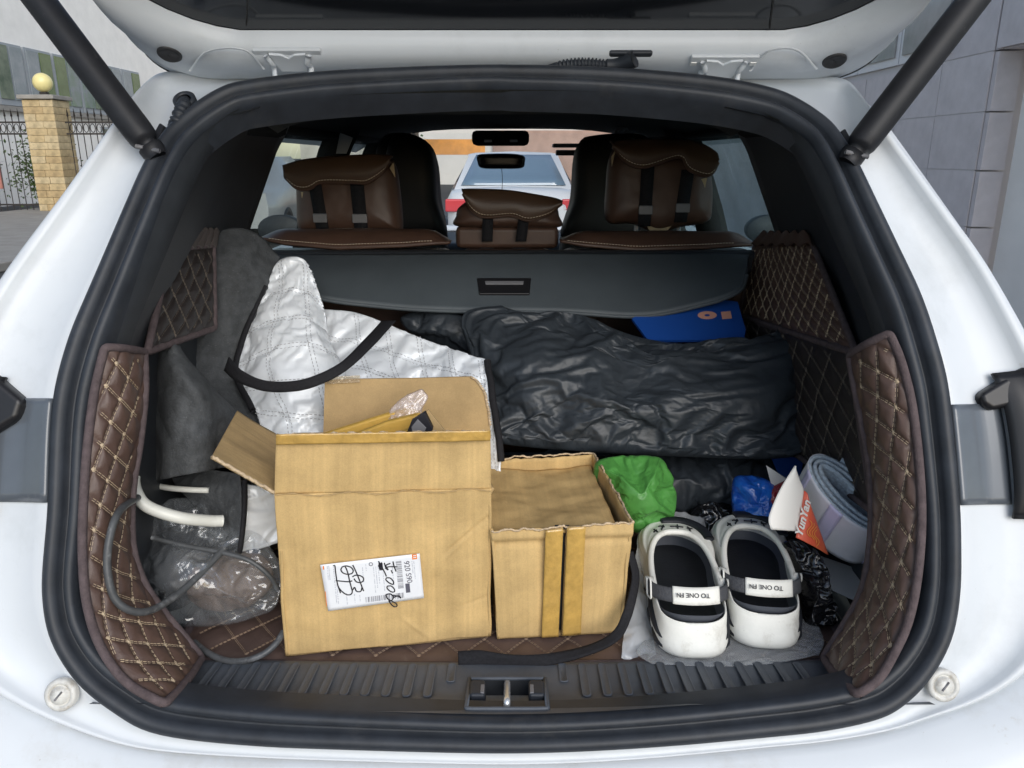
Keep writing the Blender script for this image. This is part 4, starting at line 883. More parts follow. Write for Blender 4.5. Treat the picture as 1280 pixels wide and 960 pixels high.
# ---- small box
sl_, sr_ = atZ(622, 799, Z0), atZ(776, 790, Z0); w2 = sr_ - sl_; w2 /= np.linalg.norm(w2); d2 = np.array([-w2[1], w2[0], 0]); n2 = -d2
stl, st_r = atPl(614, 664, sl_, n2), atPl(792, 654, sl_, n2); zt2 = (stl[2] + st_r[2]) / 2
bR = atZ(727, 566, zt2 + .004); DP2 = np.dot(bR - st_r, d2); bLt = stl + d2 * DP2; bRt = st_r + d2 * DP2 * 1.0 + w2 * (-.004)
bLb, bRb = sl_ + d2 * DP2, sr_ + d2 * DP2
small = empty('cardboard_box', tuple((sl_ + sr_) / 2 + d2 * DP2 / 2), 'low cardboard box with torn rim and a dark gap down its taped front', 'box')
onS = lambda x, y, o=.004: atPl(x, y, sl_ + n2 * o, n2)
mB, mT = onS(700, 795, 0), onS(706, 659, 0)
dt = lambda G: -.0035 * np.exp(-((np.abs(G[..., 2] - (zt2 - .022)) / .005) ** 2)) + .0025 * np.exp(-((np.abs(G[..., 2] - (zt2 - .012)) / .007) ** 2))
panel('front_panel', sl_, mB - w2 * .0022, mT - w2 * .0022, stl, kraft, small, seed=11, torn=.004, nu=40, nv=50, dent=dt)
panel('front_panel', mB + w2 * .0022, sr_, st_r, mT + w2 * .0022, kraft, small, seed=12, torn=.005, nu=40, nv=50, dent=dt)
panel('side_panel', bLb, sl_, stl, bLt, kraft, small, seed=13, torn=.006)
panel('side_panel', sr_, bRb, bRt, st_r, kraft, small, seed=14, torn=.008, nu=60)
panel('back_panel', bRb, bLb, bLt + up_ * -.004, bRt, kraft, small, seed=15, torn=.008, nu=60)
panel('bottom_panel', sl_ + d2 * .004, sr_ + d2 * .004, bRb, bLb, kraft_in, small, seed=16)
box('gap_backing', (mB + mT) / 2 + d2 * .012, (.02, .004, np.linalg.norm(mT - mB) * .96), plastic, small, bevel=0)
dz = -up_ * .019
panel('inner_lid', stl + d2 * .006 + dz * .4, st_r + d2 * .006 + dz * .8 - w2 * .018, bRt - d2 * .006 + dz - w2 * .006, bLt - d2 * .006 + dz + w2 * .005, kraft, small, seed=17, warp=.004, nu=50, nv=50)
for pts in ([stl, mT], [mT, st_r], [st_r, bRt], [bRt, bLt]):
    P = ipts(pts, 70); P = P + np.c_[fbm(np.c_[np.arange(70) * .13, np.zeros(70), np.zeros(70)], 4, 5)[:, None] * .006, np.zeros(70), fbm(np.c_[np.arange(70) * .11 + pts[0][0] * 40, np.ones(70), np.zeros(70)], 4, 8) * .006 + .001]
    tube('torn_edge', P, .0016 + .0016 * np.abs(fbm(np.c_[np.arange(70) * .4, np.ones(70), np.zeros(70)], 3, 2)), kraft_e, small, n=5, flat=.8)
tapeb('tape', [(677,797),(698,796),(704,661),(682,663)], tape, small, .0075, seed=5, nu=8, nv=40, fn=onS, wr=.0008)
tapeb('tape', [(703,795),(726,793),(732,658),(709,660)], tape, small, .0075, seed=6, nu=8, nv=40, fn=onS, wr=.0008)
tapeb('tape', [(672,655),(718,655),(708,646),(670,645)], M('tape_worn', (.42, .28, .12), .35), small, 0, nu=20, nv=8, fn=lambda x, y, o: atZ(x, y, zt2 - .018))
# ================================================================ silver cover, bags and soft things
silver = M('silver_foil_cloth', (.80, .84, .88), .38, metal=.1, spec=.5, var=(9, .08), bump=(55, .35, .003))
wovn = M('dark_nonwoven_cloth', (.070, .075, .080), .75, spec=.3, var=(60, .35), bump=(260, .8, .002), dirt=(420, .60, .68, (.15, .16, .17)))
sthr = M('grey_foil_thread', (.42, .43, .45), .7)
def net(rows): return np.array([[atY(x, y, Y) for x, y, Y in r] for r in rows])
def sheet(name, rows, mat, parent, clothg=0., nu=90, nv=70, amp=.004, sc=14, seed=0, thick=.003, quilted=None, flip=False, an=(1, 1, 1)):
    G = spl(net(rows), nu, nv); N = gridn(G); sgn = 1 if N[nu // 2, nv // 2, 1] < 0 else -1; N = N * sgn
    h = crumple(G * np.array(an), sc, seed) * amp
    uv = muv(G).reshape(nu, nv, 2)
    if clothg:
        pin = np.zeros((nu, nv), bool); pin[0] = pin[-1] = pin[:, 0] = pin[:, -1] = True
        G = cloth(G + N * (.004 * fbm(G * 16, 3, seed) * ~pin)[..., None], pin, clothg, .8, 0., 20); N = gridn(G) * sgn; h = h * 0
    if quilted:
        a = np.abs((uv[..., 0] / quilted + .5) % 1 - .5) * quilted; b = np.abs((uv[..., 1] / quilted + .5) % 1 - .5) * quilted
        h = h + .0016 * (1 - np.exp(-np.minimum(a, b) / .012))
    Q = G + N * h[..., None]
    if sgn < 0: Qs = Q[:, ::-1]
    else: Qs = Q
    o = grid(name, Qs, mat, parent, thick=thick)
    if quilted:
        parts = []
        for ax in (0, 1):
            m = uv[-1, 0, 0] if ax == 0 else uv[0, -1, 1]
            for k in np.arange(quilted, m, quilted):
                if ax == 0: i = int(np.clip(np.searchsorted(uv[:, 0, 0], k), 1, nu - 2)); P, Nn = Q[i], N[i]
                else: j = int(np.clip(np.searchsorted(uv[0, :, 1], k), 1, nv - 2)); P, Nn = Q[:, j], N[:, j]
                for sd in (-.0035, .0035): parts.append(dashgeo(P + Nn * .0008, Nn, .004, .003, .0013, .0006, sd))
        tag(multi('stitching', [p for p in parts if len(p[0])], sthr, o, False), kind='stuff')
    return o, Q
cov_ = empty('windscreen_cover', tuple(atY(360, 640, 1.2) * [1, 1, 0] + [0, 0, .76]), 'folded silver foil windscreen cover with dark lining and black strap', 'windscreen cover')
o, Qm = sheet('silver_panel', [[(336,350,1.41),(346,328,1.425),(362,321,1.425),(378,325,1.425),(391,345,1.42)], [(318,392,1.375),(340,382,1.37),(364,376,1.365),(388,380,1.37),(406,394,1.385)], [(304,430,1.34),(332,428,1.315),(364,424,1.30),(394,422,1.31),(412,426,1.345)],
    [(298,468,1.30),(332,470,1.27),(367,470,1.255),(402,468,1.265),(430,466,1.31)], [(322,520,1.23),(347,525,1.215),(377,530,1.205),(407,530,1.215),(434,530,1.26)], [(330,580,1.19),(350,590,1.175),(380,600,1.165),(410,600,1.18),(435,600,1.22)]], silver, cov_, clothg=.05, amp=.004, sc=11, seed=4, quilted=.062, nu=110, nv=80)
o2_, Qr = sheet('silver_panel', [[(398,386,1.45),(450,392,1.44),(520,420,1.40),(570,438,1.36),(607,450,1.32)], [(410,425,1.40),(460,440,1.38),(530,460,1.34),(580,475,1.30),(613,490,1.27)], [(425,475,1.33),(470,490,1.32),(540,515,1.29),(590,530,1.25),(622,548,1.22)], [(430,540,1.28),(470,560,1.27),(540,580,1.26),(590,590,1.22),(626,590,1.20)]], silver, cov_, clothg=.05, amp=.004, sc=11, seed=9, quilted=.062, nu=80, nv=100)
tube('hem', ipts(Qr[::8, -1] + [.003, -.002, 0], 60), .006, web, cov_, n=8, flat=.6)
tube('hem', ipts(Qm[3:85:6, 0] + [-.002, -.006, 0], 60), .006, web, cov_, n=8, flat=.7)
sheet('lining', [[(252,300,1.40),(275,288,1.40),(302,285,1.42),(325,296,1.44),(350,322,1.455)], [(246,350,1.35),(272,345,1.35),(300,348,1.36),(318,355,1.38),(334,362,1.405)], [(232,405,1.31),(260,412,1.32),(284,418,1.33),(298,420,1.345),(310,424,1.36)], [(218,450,1.28),(243,462,1.285),(268,470,1.29),(285,472,1.30),(301,474,1.318)], [(245,490,1.24),(268,508,1.235),(292,520,1.23),(312,528,1.23),(332,535,1.24)], [(285,540,1.2),(300,560,1.18),(315,575,1.17),(330,580,1.165),(345,590,1.16)]], wovn, cov_, amp=.006, sc=8, seed=14, nu=90, nv=60)
sheet('lining', [[(188,386,1.16),(191,385,1.155),(195,384,1.15),(199,387,1.15),(204,392,1.15)], [(186,430,1.15),(200,428,1.12),(215,434,1.10),(226,442,1.11),(236,452,1.14)], [(186,490,1.13),(212,478,1.07),(240,482,1.05),(265,492,1.10),(288,508,1.18)], [(188,548,1.10),(215,540,1.04),(255,536,1.05),(300,545,1.14),(340,560,1.20)], [(190,602,1.07),(215,597,1.03),(250,590,1.03),(285,584,1.09),(325,590,1.16)]], wovn, cov_, amp=.004, sc=9, seed=21, nu=90, nv=70)
sheet('lining', [[(215,598,1.12),(260,588,1.10),(300,592,1.07)], [(225,612,1.10),(262,615,1.07),(302,628,1.04)], [(262,650,1.06),(280,662,1.04),(300,690,1.01)]], wovn, cov_, amp=.004, sc=12, seed=25, nu=50, nv=50)
sheet('silver_corner', [[(308,606,1.05),(330,608,1.06),(352,612,1.07)], [(306,640,1.03),(330,645,1.045),(352,650,1.06)], [(302,690,1.005),(326,684,1.03),(352,678,1.05)]], silver, cov_, clothg=.06, amp=.002, sc=18, seed=31, nu=40, nv=40)
tube('hem', ipts([atY(x, y, Y) for x, y, Y in ((306,600,1.04),(306,630,1.025),(303,665,1.005),(299,692,.995),(296,688,1.0))], 40), .0055, web, cov_, n=8, flat=.7)
def ribbon(name, pts, w, mat, parent, face=(0, -1, .3), thick=.002, n=90, twist=None):
    P = ipts([atY(*p) for p in pts], n); T = np.gradient(P, axis=0); T /= np.linalg.norm(T, axis=1)[:, None]; fn = np.array(face, float); B = np.cross(T, fn); B /= np.linalg.norm(B, axis=1)[:, None]
    if twist is not None: B = B * np.cos(twist)[:, None] + np.cross(T, B) * np.sin(twist)[:, None]
    ww = np.broadcast_to(w, (n,))[:, None] / 2
    return grid(name, np.stack([P - B * ww, P - B * ww * .4, P + B * ww * .4, P + B * ww], 1), mat, parent, thick=thick)
ribbon('strap', [(284,455,1.20),(300,470,1.17),(330,482,1.15),(365,483,1.14),(395,476,1.14),(430,458,1.16),(462,428,1.22),(486,402,1.30)], np.interp(np.linspace(0, 1, 90), [0, .2, .6, 1], [.024, .017, .016, .026]), web, cov_, twist=np.linspace(.3, -.5, 90))
# ---- cloth simulated on demand: swollen bag whose fabric is a little too big for it
def bag(name, px, Y0, z0, k, thick, mat, label, cat='bag', parent=None, group=None, **kw):
    o = softbag(name, px, Y0, z0, k, thick, mat, parent, **kw)
    return tag(o, label, cat, group) if label else o
nylon = M('black_nylon', (.032, .039, .047), .43, spec=.42, var=(30, .2), bump=(75, .35, .003))
bb = bag('nylon_bag', [(578,398),(620,388),(680,391),(730,398),(800,420),(880,434),(935,438),(970,424),(980,408),(990,404),(1000,414),(1004,440),(1006,490),(1009,535),(1004,566),(960,573),(880,571),(760,566),(640,556),(616,545),(606,500),(588,450)], 1.33, 1.0, 1.1, .050, nylon, 'big crumpled black nylon bag lying below the cargo cover', n=136, grow=.11, bend=.08, press=.05, nsc=12, frames=26, noise=.010, nan=(.45, 1, 1), seed=3, back=.5, e=(6, .5))
bag('nylon_bag', [(740,578),(800,566),(880,562),(950,566),(975,590),(960,640),(900,655),(850,650),(780,640)], 1.36, .86, .4, .07, nylon, 'flat black nylon bag under the big one beside the green pouch', seed=8, e=(5, .5))
bag('nylon_bag', [(500,398),(545,392),(590,400),(606,440),(600,470),(560,440),(520,420)], 1.50, 1.0, .5, .04, nylon, 'small dark cloth bundle between the silver cover and cargo cover', seed=18, n=40)
green = M('green_nylon', (.075, .27, .055), .42, spec=.45, var=(20, .2), bump=(40, .25, .003))
bag('drawstring_pouch', [(744,578),(775,571),(815,570),(832,580),(841,605),(842,630),(830,655),(810,668),(785,660),(760,640),(745,610)], 1.17, .85, .35, .055, green, 'bright green nylon pouch stuffed beside the low cardboard box', n=64, grow=.10, bend=.6, press=.5, cat='pouch', seed=12, e=(2.6, .55))
blueb = M('blue_plastic', (.01, .06, .42), .18, spec=.6, coat=.3, var=(40, .5, (.02, .16, .60)), bump=(60, .6, .004))
bag('plastic_bag', [(916,600),(935,594),(955,598),(968,610),(975,640),(965,668),(940,662),(918,650)], 1.20, .86, .3, .035, blueb, 'shiny blue plastic bag beside the white and red packet', seed=17, n=50, grow=.07, bend=.3, press=.2)
bag('foil_packet', [(955,620),(970,606),(992,598),(985,625),(970,650),(958,645)], 1.175, .86, .3, .012, M('dark_red_film', (.22, .02, .03), .2, spec=.6, bump=(60, .6, .004)), 'dark red foil packet between the blue bag and white card', cat='packet', seed=22, n=30)
blackf = M('black_bin_film', (.009, .009, .011), .16, spec=.7, coat=.25, bump=(45, .5, .004))
bn = empty('bin_bag', tuple(atZ(1000, 760, .768)), 'glossy black plastic bag spread behind the white clogs', 'bag')
bag('film', [(858,664),(862,640),(885,625),(920,633),(960,646),(1000,668),(1024,690),(1030,720),(1000,730),(960,720),(905,700),(872,692)], 1.285, .87, .30, .045, blackf, None, parent=bn, n=80, grow=.16, bend=.3, press=.2, seed=27, nsc=24)
bag('film', [(975,680),(1008,682),(1022,716),(1040,764),(1042,785),(1026,800),(1006,796),(1003,760),(995,720)], 1.06, .83, .8, .035, blackf, None, parent=bn, n=64, grow=.16, bend=.3, press=.2, seed=29, nsc=24)
# ---- milky film bags on the floor
milk2 = film('cloudy_film', (.95, .96, .97), .08, .18, haze=.38, hazecol=(.80, .83, .86), bump=(40, .7, .004), fres=1.35)
milk = film('milky_film', (.95, .96, .97), .09, .16, haze=.20, hazecol=(.74, .78, .82), bump=(40, .7, .004), fres=1.35)
tag(sheet('plastic_bag', [[(800,648,1.20),(835,640,1.23),(868,645,1.24),(890,655,1.24)], [(797,680,1.10),(806,678,1.12),(814,680,1.14),(820,690,1.16)], [(785,755,1.0),(795,750,1.0),(805,748,1.01),(812,750,1.03)], [(776,824,.915),(795,829,.912),(808,824,.915),(820,818,.92)]], milk2, None, amp=.0045, sc=16, seed=33, nu=110, nv=60, thick=.0006)[0], 'milky clear plastic bag standing between the low box and clogs', 'bag')
fl_ = np.array([[atZ(x, y, .768) for x, y in r] for r in ([(805,800),(880,790),(960,770),(1020,775)], [(795,815),(880,815),(960,808),(1030,800)], [(815,829),(880,832),(960,829),(1024,818)])])
G = spl(fl_, 60, 110); G[..., 2] = .7665 + np.abs(crumple(G, 20, 41)) * .0016
tag(grid('plastic_sheet', G, milk, None, thick=.0004), 'milky clear plastic sheet lying flat under the white clogs', 'plastic sheet')
# ---- bagged cables at the corner
dk = M('dark_bundle', (.02, .022, .026), .4, bump=(30, .3, .004)); brn = M('brown_bundle', (.15, .11, .09), .6, var=(30, .3), bump=(50, .5, .004)); hosew = M('white_hose', (.72, .73, .68), .35, spec=.5)
cb = empty('bagged_cable_kit', tuple(atZ(262, 770, .765)), 'clear plastic bag of dark and brown cable bundles by the corner pad', 'bag')
bag('bundle', [(175,690),(215,660),(260,665),(275,700),(250,745),(205,765),(182,740)], 1.02, .82, .5, .03, dk, None, seed=44, n=36, frames=14, parent=cb)
bag('bundle', [(235,700),(280,690),(330,695),(342,730),(310,758),(260,760),(235,735)], 1.01, .81, .5, .028, brn, None, seed=47, n=36, frames=14, parent=cb)
bag('bundle', [(262,680),(300,668),(335,678),(345,715),(310,725),(275,715)], 1.05, .84, .5, .02, dk, None, seed=49, n=36, frames=14, parent=cb)
clr = film('clear_poly', (.96, .97, .98), .10, .09, haze=.09, hazecol=(.72, .77, .82), bump=(30, .5, .005), fres=1.5)
bag('film', [(168,700),(178,668),(200,645),(260,648),(320,665),(346,700),(351,735),(340,760),(300,778),(250,786),(205,782),(192,765),(178,735)], 1.00, .82, .55, .055, clr, None, n=110, grow=.20, bend=.12, press=.2, seed=52, fine=.001, e=(4, .5), parent=cb)
bag('film', [(200,640),(230,622),(290,640),(300,668),(270,690),(215,680)], 1.06, .86, .4, .03, clr, None, n=50, grow=.16, bend=.25, press=.3, seed=55, parent=cb)
tag(tube('white_hose', ipts([atY(*p) for p in ((167,596,.99),(167,603,.985),(170,615,.975),(180,630,.97),(200,640,.975),(230,648,.985),(262,651,1.01),(278,651,1.02))], 60), .0085, hosew, None, n=14), 'thick curved white plastic hose above the bagged cables', 'hose')
tag(tube('white_tube', ipts([atY(*p) for p in ((183,602,1.10),(205,609,1.08),(235,612,1.07),(262,613,1.07))], 40), .0045, hosew, None, n=10), 'thin white plastic tube under the dark cloth hem', 'tube')
cablem = M('grey_rubber_cable', (.085, .09, .095), .4, spec=.4, var=(60, .3), dirt=(40, .55, .75, (.25, .26, .27)))
tag(tube('grey_cable', ipts([atY(*p) for p in ((172,622,.95),(150,638,.875),(138,668,.845),(134,708,.830),(142,745,.822),(160,762,.825),(185,764,.845),(215,748,.885),(250,718,.935),(280,686,.975))], 140), .0047, cablem, None, n=12), 'grey rubber cable looping over the quilted corner pad', 'cable')
tag(tube('grey_cable', ipts([atY(*p) for p in ((243,803,.925),(258,815,.905),(280,825,.893),(305,826,.890),(330,817,.897),(346,803,.91),(354,790,.925))], 90), .0043, cablem, None, n=12), 'grey rubber cable sagging over the boot mat front edge', 'cable')
tag(tube('grey_cable', ipts([atY(*p) for p in ((190,672,.985),(230,682,.975),(275,690,.97),(310,700,.965),(335,718,.965),(348,738,.97))], 90), .0034, cablem, None, n=10), 'thin grey cable lying across the bagged cable bundles', 'cable')
# ---- black strap on the mat in front of the low box
t_ = np.linspace(0, 1, 140)
tag(ribbon('black_strap', [(573,824,.897),(600,823,.896),(640,826,.893),(690,824,.895),(740,812,.905),(770,795,.925),(783,770,.945),(792,735,.97),(793,715,.985),(786,690,.995)], np.interp(t_, [0, .08, .25, .6, 1], [.020, .022, .016, .014, .012]), web, None, face=(0, -.7, .7), n=140, thick=.003, twist=.5 * np.sin(t_ * 9)), 'black webbing strap trailing along the mat edge past the low box', 'strap')
# ---- printed blue board at the back
blu = M('blue_board', (.012, .07, .32), .4); sal = M('salmon_print', (.72, .36, .26), .5)
bd = empty('blue_board', tuple(atY(870, 420, 1.50)), 'blue printed board with a salmon ring and square behind black bag', 'board')
pb = np.array([0, 1.47, 1.1]); nb = np.array([0, -.55, .83])
bo = prism('board', [atPl(x, y, pb, nb) for x, y in ((790,398),(820,383),(905,375),(922,377),(932,412),(930,425),(810,425))], -nb * .006, blu, bd)
ring = np.array([[atPl(884 + 12 * math.cos(a) * r, 394 + 5 * math.sin(a) * r, pb + nb * .0012, nb) for r in (.28, 1)] for a in np.linspace(0, 2 * math.pi, 32, endpoint=False)])
grid('ring_print', ring, sal, bd, cu=True, flip=True)
prism('square_print', [atPl(x, y, pb + nb * .001, nb) for x, y in ((901,390),(913,389),(915,398),(903,399))], nb * .0004, sal, bd)
tag(prism('blue_card', [atY(x, y, 1.30) for x, y in ((965,574),(1005,570),(1000,600),(975,598))], (0, .004, 0), blu, None), 'plain blue card wedged under the big black bag', 'card')
# ================================================================ clogs, roll, cards
cw = M('white_eva_foam', (.80, .80, .75), .5, spec=.35, var=(30, .06), bump=(120, .2, .002), dirt=[(30, .55, .8, (.50, .48, .42)), (190, .66, .72, (.30, .29, .26))])
cin = M('navy_insole', (.012, .014, .020), .6, var=(60, .3), bump=(200, .3, .001)); ccup = M('slate_heel_cup', (.085, .095, .12), .55)
def clog(px, toe, flipx, lab):
    h0 = atZ(*px, .768); t0 = atZ(*toe, .79); d = t0 - h0; d[2] = 0; L = .272; d /= np.linalg.norm(d); r = np.array([d[1], -d[0], 0]); u = np.array([0, 0, 1.])
    Wm = lambda p: h0 + r * (p[..., 0:1] * flipx * 1.06) + d * p[..., 1:2] + u * (p[..., 2:3] * .96)
    root = empty('clog', tuple(h0), lab, 'clog', 'pair of white clogs')
    ol = ipts([(0,0,0),(.026,.004,0),(.043,.022,0),(.048,.06,0),(.047,.10,0),(.053,.15,0),(.058,.195,0),(.052,.238,0),(.028,.266,0),(0,.272,0),(-.028,.264,0),(-.050,.232,0),(-.055,.19,0),(-.050,.15,0),(-.046,.10,0),(-.047,.06,0),(-.042,.022,0),(-.025,.004,0)], 140, True)
    c = np.array([0, .13, 0])
    rings = []
    for z, s, hb in ((0, .94, -.002), (.004, .99, .004), (.010, 1.02, .006), (.018, 1.03, .006), (.026, 1.01, .002), (.033, .985, -.002), (.042, .985, -.004), (.052, .98, -.006), (.058, .965, -.007), (.060, .94, -.006), (.058, .915, -.004), (.050, .89, -.002), (.038, .86, 0), (.033, .80, 0)):
        q = c + (ol - c) * [s, 1 - (1 - s) * .45, 0]; back = np.clip((.05 - ol[:, 1]) / .05, 0, 1); q[:, 1] -= hb * back
        arch = .004 * np.exp(-((ol[:, 1] - .115) / .03) ** 2) if z < .002 else 0
        zz = z * (1 + .22 * np.clip((ol[:, 1] - .10) / .15, 0, 1) * (z > .03)) - (.008 * back if z > .05 else 0); q[:, 2] = zz + arch + (.003 * np.clip(np.sin(np.arange(140) * .9), 0, 1) if z < .002 else 0); rings.append(q)
    Rg = np.stack([Wm(q) for q in rings], 1)
    n0 = len(ol)
    grid('sole', Rg, cw, root, cu=True, flip=flipx < 0)
    mk('outsole', np.vstack([Rg[:, 0], Rg[:, 0].mean(0)[None] + [0, 0, .002]]), [(i, (i + 1) % n0, n0) for i in range(n0)], ccup, root)
    ib = np.stack([Wm(np.c_[(c + (ol - c) * [s, 1 - (1 - s) * .5, 0])[:, :2], np.full(n0, z) + .012 * np.clip((.05 - ol[:, 1]) / .05, 0, 1) * (s > .6)]) for s, z in ((.90, .0535), (.86, .046), (.76, .037), (.70, .0355), (.5, .0345), (.05, .034))], 1)
    grid('insole', ib[:, 2:], cin, root, cu=True, flip=flipx < 0); mk('insole_centre', np.vstack([ib[:, -1], ib[:, -1].mean(0)[None]]), [(i, (i + 1) % n0, n0) for i in range(n0)], cin, root); grid('heel_cup', ib[:, :3], ccup, root, cu=True, flip=flipx < 0)
    # upper shell from rim to collar
    m = 90; idx = np.array([i for i in range(n0) if ol[i, 1] > .082]); # runs right side -> toe -> left side
    T = c + (ol[idx] - c) * [.965, .985, 0]; T[:, 2] = .058 + .012 * np.clip((T[:, 1] - .10) / .15, 0, 1); T = ipts(T, m)
    a = np.linspace(0, math.pi, m); O = np.c_[.045 * np.sign(np.cos(a)) * np.abs(np.cos(a)) ** .75, .080 + .122 * np.sin(a) ** .7, .068 + .022 * np.sin(a) ** .9]
    v = np.linspace(0, 1, 34)[None, :, None]; Cc = T.copy(); Cc[:, 2] = T[:, 2] + (O[:, 2] - T[:, 2]) * .92; Cc[:, :2] = c[:2] + (T[:, :2] - c[:2]) * .99
    S = T[:, None] * (1 - v) ** 2 + 2 * Cc[:, None] * v * (1 - v) + O[:, None] * v ** 2
    S[..., 2] += .0015 * np.sin(v[..., 0] * 16) * np.sin(a * 1.)[:, None] * (v[..., 0] < .8)
    Sw = Wm(S.reshape(-1, 3)).reshape(S.shape)
    grid('upper', Sw if flipx > 0 else Sw[::-1], cw, root, thick=.004, flip=False)
    tube('collar', Wm(np.vstack([O[:1] + [0, -.006, -.004], O, O[-1:] + [0, -.006, -.004]])), .0048, cw, root, n=10)
    # vents and logo strokes on the vamp
    lg = []
    for (i0, v0, i1, v1) in ((46, .84, 40, .84), (43, .78, 43, .90), (38, .78, 35, .90), (35, .80, 38, .86), (49, .78, 52, .90), (52, .78, 49, .84), (55, .84, 58, .84), (56, .80, 56, .90)):
        q = np.array([S[int(round(i0 + (i1 - i0) * t)), int(round((v0 + (v1 - v0) * t) * 33))] + [0, -.0005, .0012] for t in np.linspace(0, 1, 5)]); lg.append(tubegeo(Wm(q), .0012, 6))
    multi('logo', lg, cin, root)
    for i0, i1, v0 in ((24, 50, .55),):
        q = np.array([S[i, int(v0 * 33)] + [0, .0, .0012] for i in range(i0, i1)]); tube('toe_band', Wm(q), .009, cin, root, n=8, flat=.45)
    gr = []
    for sd in (1, -1):
        side = [i for i in range(n0) if ol[i, 0] * sd > 0 and .003 < ol[i, 1] < .22]; side = sorted(side, key=lambda i: ol[i, 1])
        for (ya, za, yb, zb, rr) in ((.002, .011, .050, .015, .0045), (.010, .022, .13, .050, .0058), (.07, .011, .17, .016, .0032), (.13, .026, .20, .034, .0034)):
            q = []
            for t in np.linspace(0, 1, 14):
                y = ya + (yb - ya) * t; z = za + (zb - za) * t; i = min(side, key=lambda i: abs(ol[i, 1] - y)); s = np.interp(z, [.004, .018, .026, .033, .052], [.99, 1.03, 1.01, .985, .98])
                q.append(c * [0, 1, 0] + (ol[i] - c * [0, 1, 0]) * [s * 1.012, 1.004, 0] + [0, 0, z])
            tube('side_groove', Wm(np.array(q)), rr * np.sin(np.linspace(.15, 3.0, 14)), cin, root, n=6)
    # heel strap with webbing ends and slide buckle
    W_ = np.array([0, .55, .83]); P = ipts([(-.051, .086, .066), (-.047, .062, .070), (-.030, .046, .073), (.0, .040, .074), (.030, .046, .073), (.047, .062, .070), (.051, .086, .066)], 60)
    wv = np.linspace(-.011, .011, 5)[None, :, None]
    St = P[:, None] + W_ * wv
    x = P[:, 0]; segs = {'webbing': (0, 21), 'strap_plate': (20, 44), 'webbing_end': (43, 60)}
    for nm, (i0, i1) in segs.items():
        G = Wm((St[i0:i1] * 1.0 + (np.array([0, -.0012, .0010]) if nm == 'strap_plate' else 0)).reshape(-1, 3)).reshape(i1 - i0, 5, 3); e = 1.12 if nm == 'strap_plate' else .92
        G = G.mean(1, keepdims=True) + (G - G.mean(1, keepdims=True)) * e
        grid(nm.replace('_end', ''), G if flipx > 0 else G[::-1], cw if nm == 'strap_plate' else M('slate_webbing', (.06, .063, .072), .7, bump=(300, .8, .002)) if 'slate_webbing' not in MT else (cw if nm == 'strap_plate' else MT['slate_webbing']), root, thick=-.0025)
    mid = Wm(np.array([[.0, .0385, .0752]]))[0]; wv3 = Wm(W_[None])[0] - h0
    text_mesh('strap_text', 'TO ONE FN', .0086, mid + np.array([0, -.0014, .0028]), -r, -(wv3), inkm, root, bold=.00010, ext=.0003)
    for sd in (1, -1):
        pv = Wm(np.array([[.050 * sd, .088, .068]]))[0]; V, f = tubegeo(np.array([pv - r * .006, pv + r * .006]), .0065, 12); mk('rivet', V, f, cw, root)
    bk = Wm(P[6][None])[0]; rm = np.stack([np.cross(wv3 / np.linalg.norm(wv3), u * 0 + d), d, u], 1)
    fr_ = rrect(-.008, .008, -.013, .013, .003, 3); t1 = Wm(P[9][None])[0] - Wm(P[4][None])[0]; t1 /= np.linalg.norm(t1); wn = wv3 / np.linalg.norm(wv3); nn = np.cross(t1, wn); nn = nn if nn[1] < 0 else -nn
    tube('buckle', np.array([bk + t1 * a_ + wn * b_ + nn * .004 for a_, b_ in fr_]), .0013, cw, root, closed=True)
    return root
clog((868, 824), (836, 694), 1, 'white clog nearer the low cardboard box')
clog((957, 812), (928, 690), 1, 'white clog partly covered by the glossy black bag')
# ---- rolled felt belt
felt = M('blue_grey_felt', (.52, .60, .68), .95, spec=.1, var=(160, .35), bump=(260, .8, .003), sheen=.3); band_ = M('lavender_backing', (.76, .75, .82), .5, spec=.4, var=(30, .06)); vel = M('lavender_velcro', (.66, .62, .86), .35, spec=.5)
rc = atY(1062, 615, 1.03); ax_ = np.array([-.004, .056, -.076]); e1 = np.array([.048, -.069, -.029]); e1 = e1 - ax_ * np.dot(e1, ax_) / np.dot(ax_, ax_); e1 /= np.linalg.norm(e1); e2 = np.cross(ax_, e1); e2 /= np.linalg.norm(e2)
if e2[2] < 0: e2 = -e2
roll = empty('felt_roll', tuple(rc + ax_), 'rolled blue-grey felt belt with lavender fastening bars', 'felt roll')
th = np.linspace(0.35, 3.35 * 2 * math.pi, 260); k_ = th / th[-1]
sp = rc + e1 * ((.046 + .027 * k_) * np.cos(th))[:, None] + e2 * ((.008 + .030 * k_) * np.sin(th))[:, None] + e1 * .0
vv = np.linspace(0, 1, 14)[None, :, None]; G = sp[:, None] + ax_ * vv + (e1 * .004) * (vv - .5)
grid('felt_strip', G, felt, roll, thick=.0042); N = gridn(G)
last = slice(186, 260); out_s = np.sign(((G[last].mean((0, 1)) - rc) * 0).sum()) or 1
oc = (G - (rc + ax_ * vv)); osn = np.sign((N * oc).sum(-1).mean()); osn = osn if osn else 1
Gb = (G + N * osn * (.0008 if osn > 0 else .0050))[last]
grid('belt_backing', Gb, band_, roll, thick=.0006 * osn)
for i0, i1 in ((14, 18), (26, 31), (44, 48), (58, 62)):
    grid('fastening_bar', (Gb + N[last] * osn * .0014)[i0:i1], vel, roll, thick=.001 * osn)
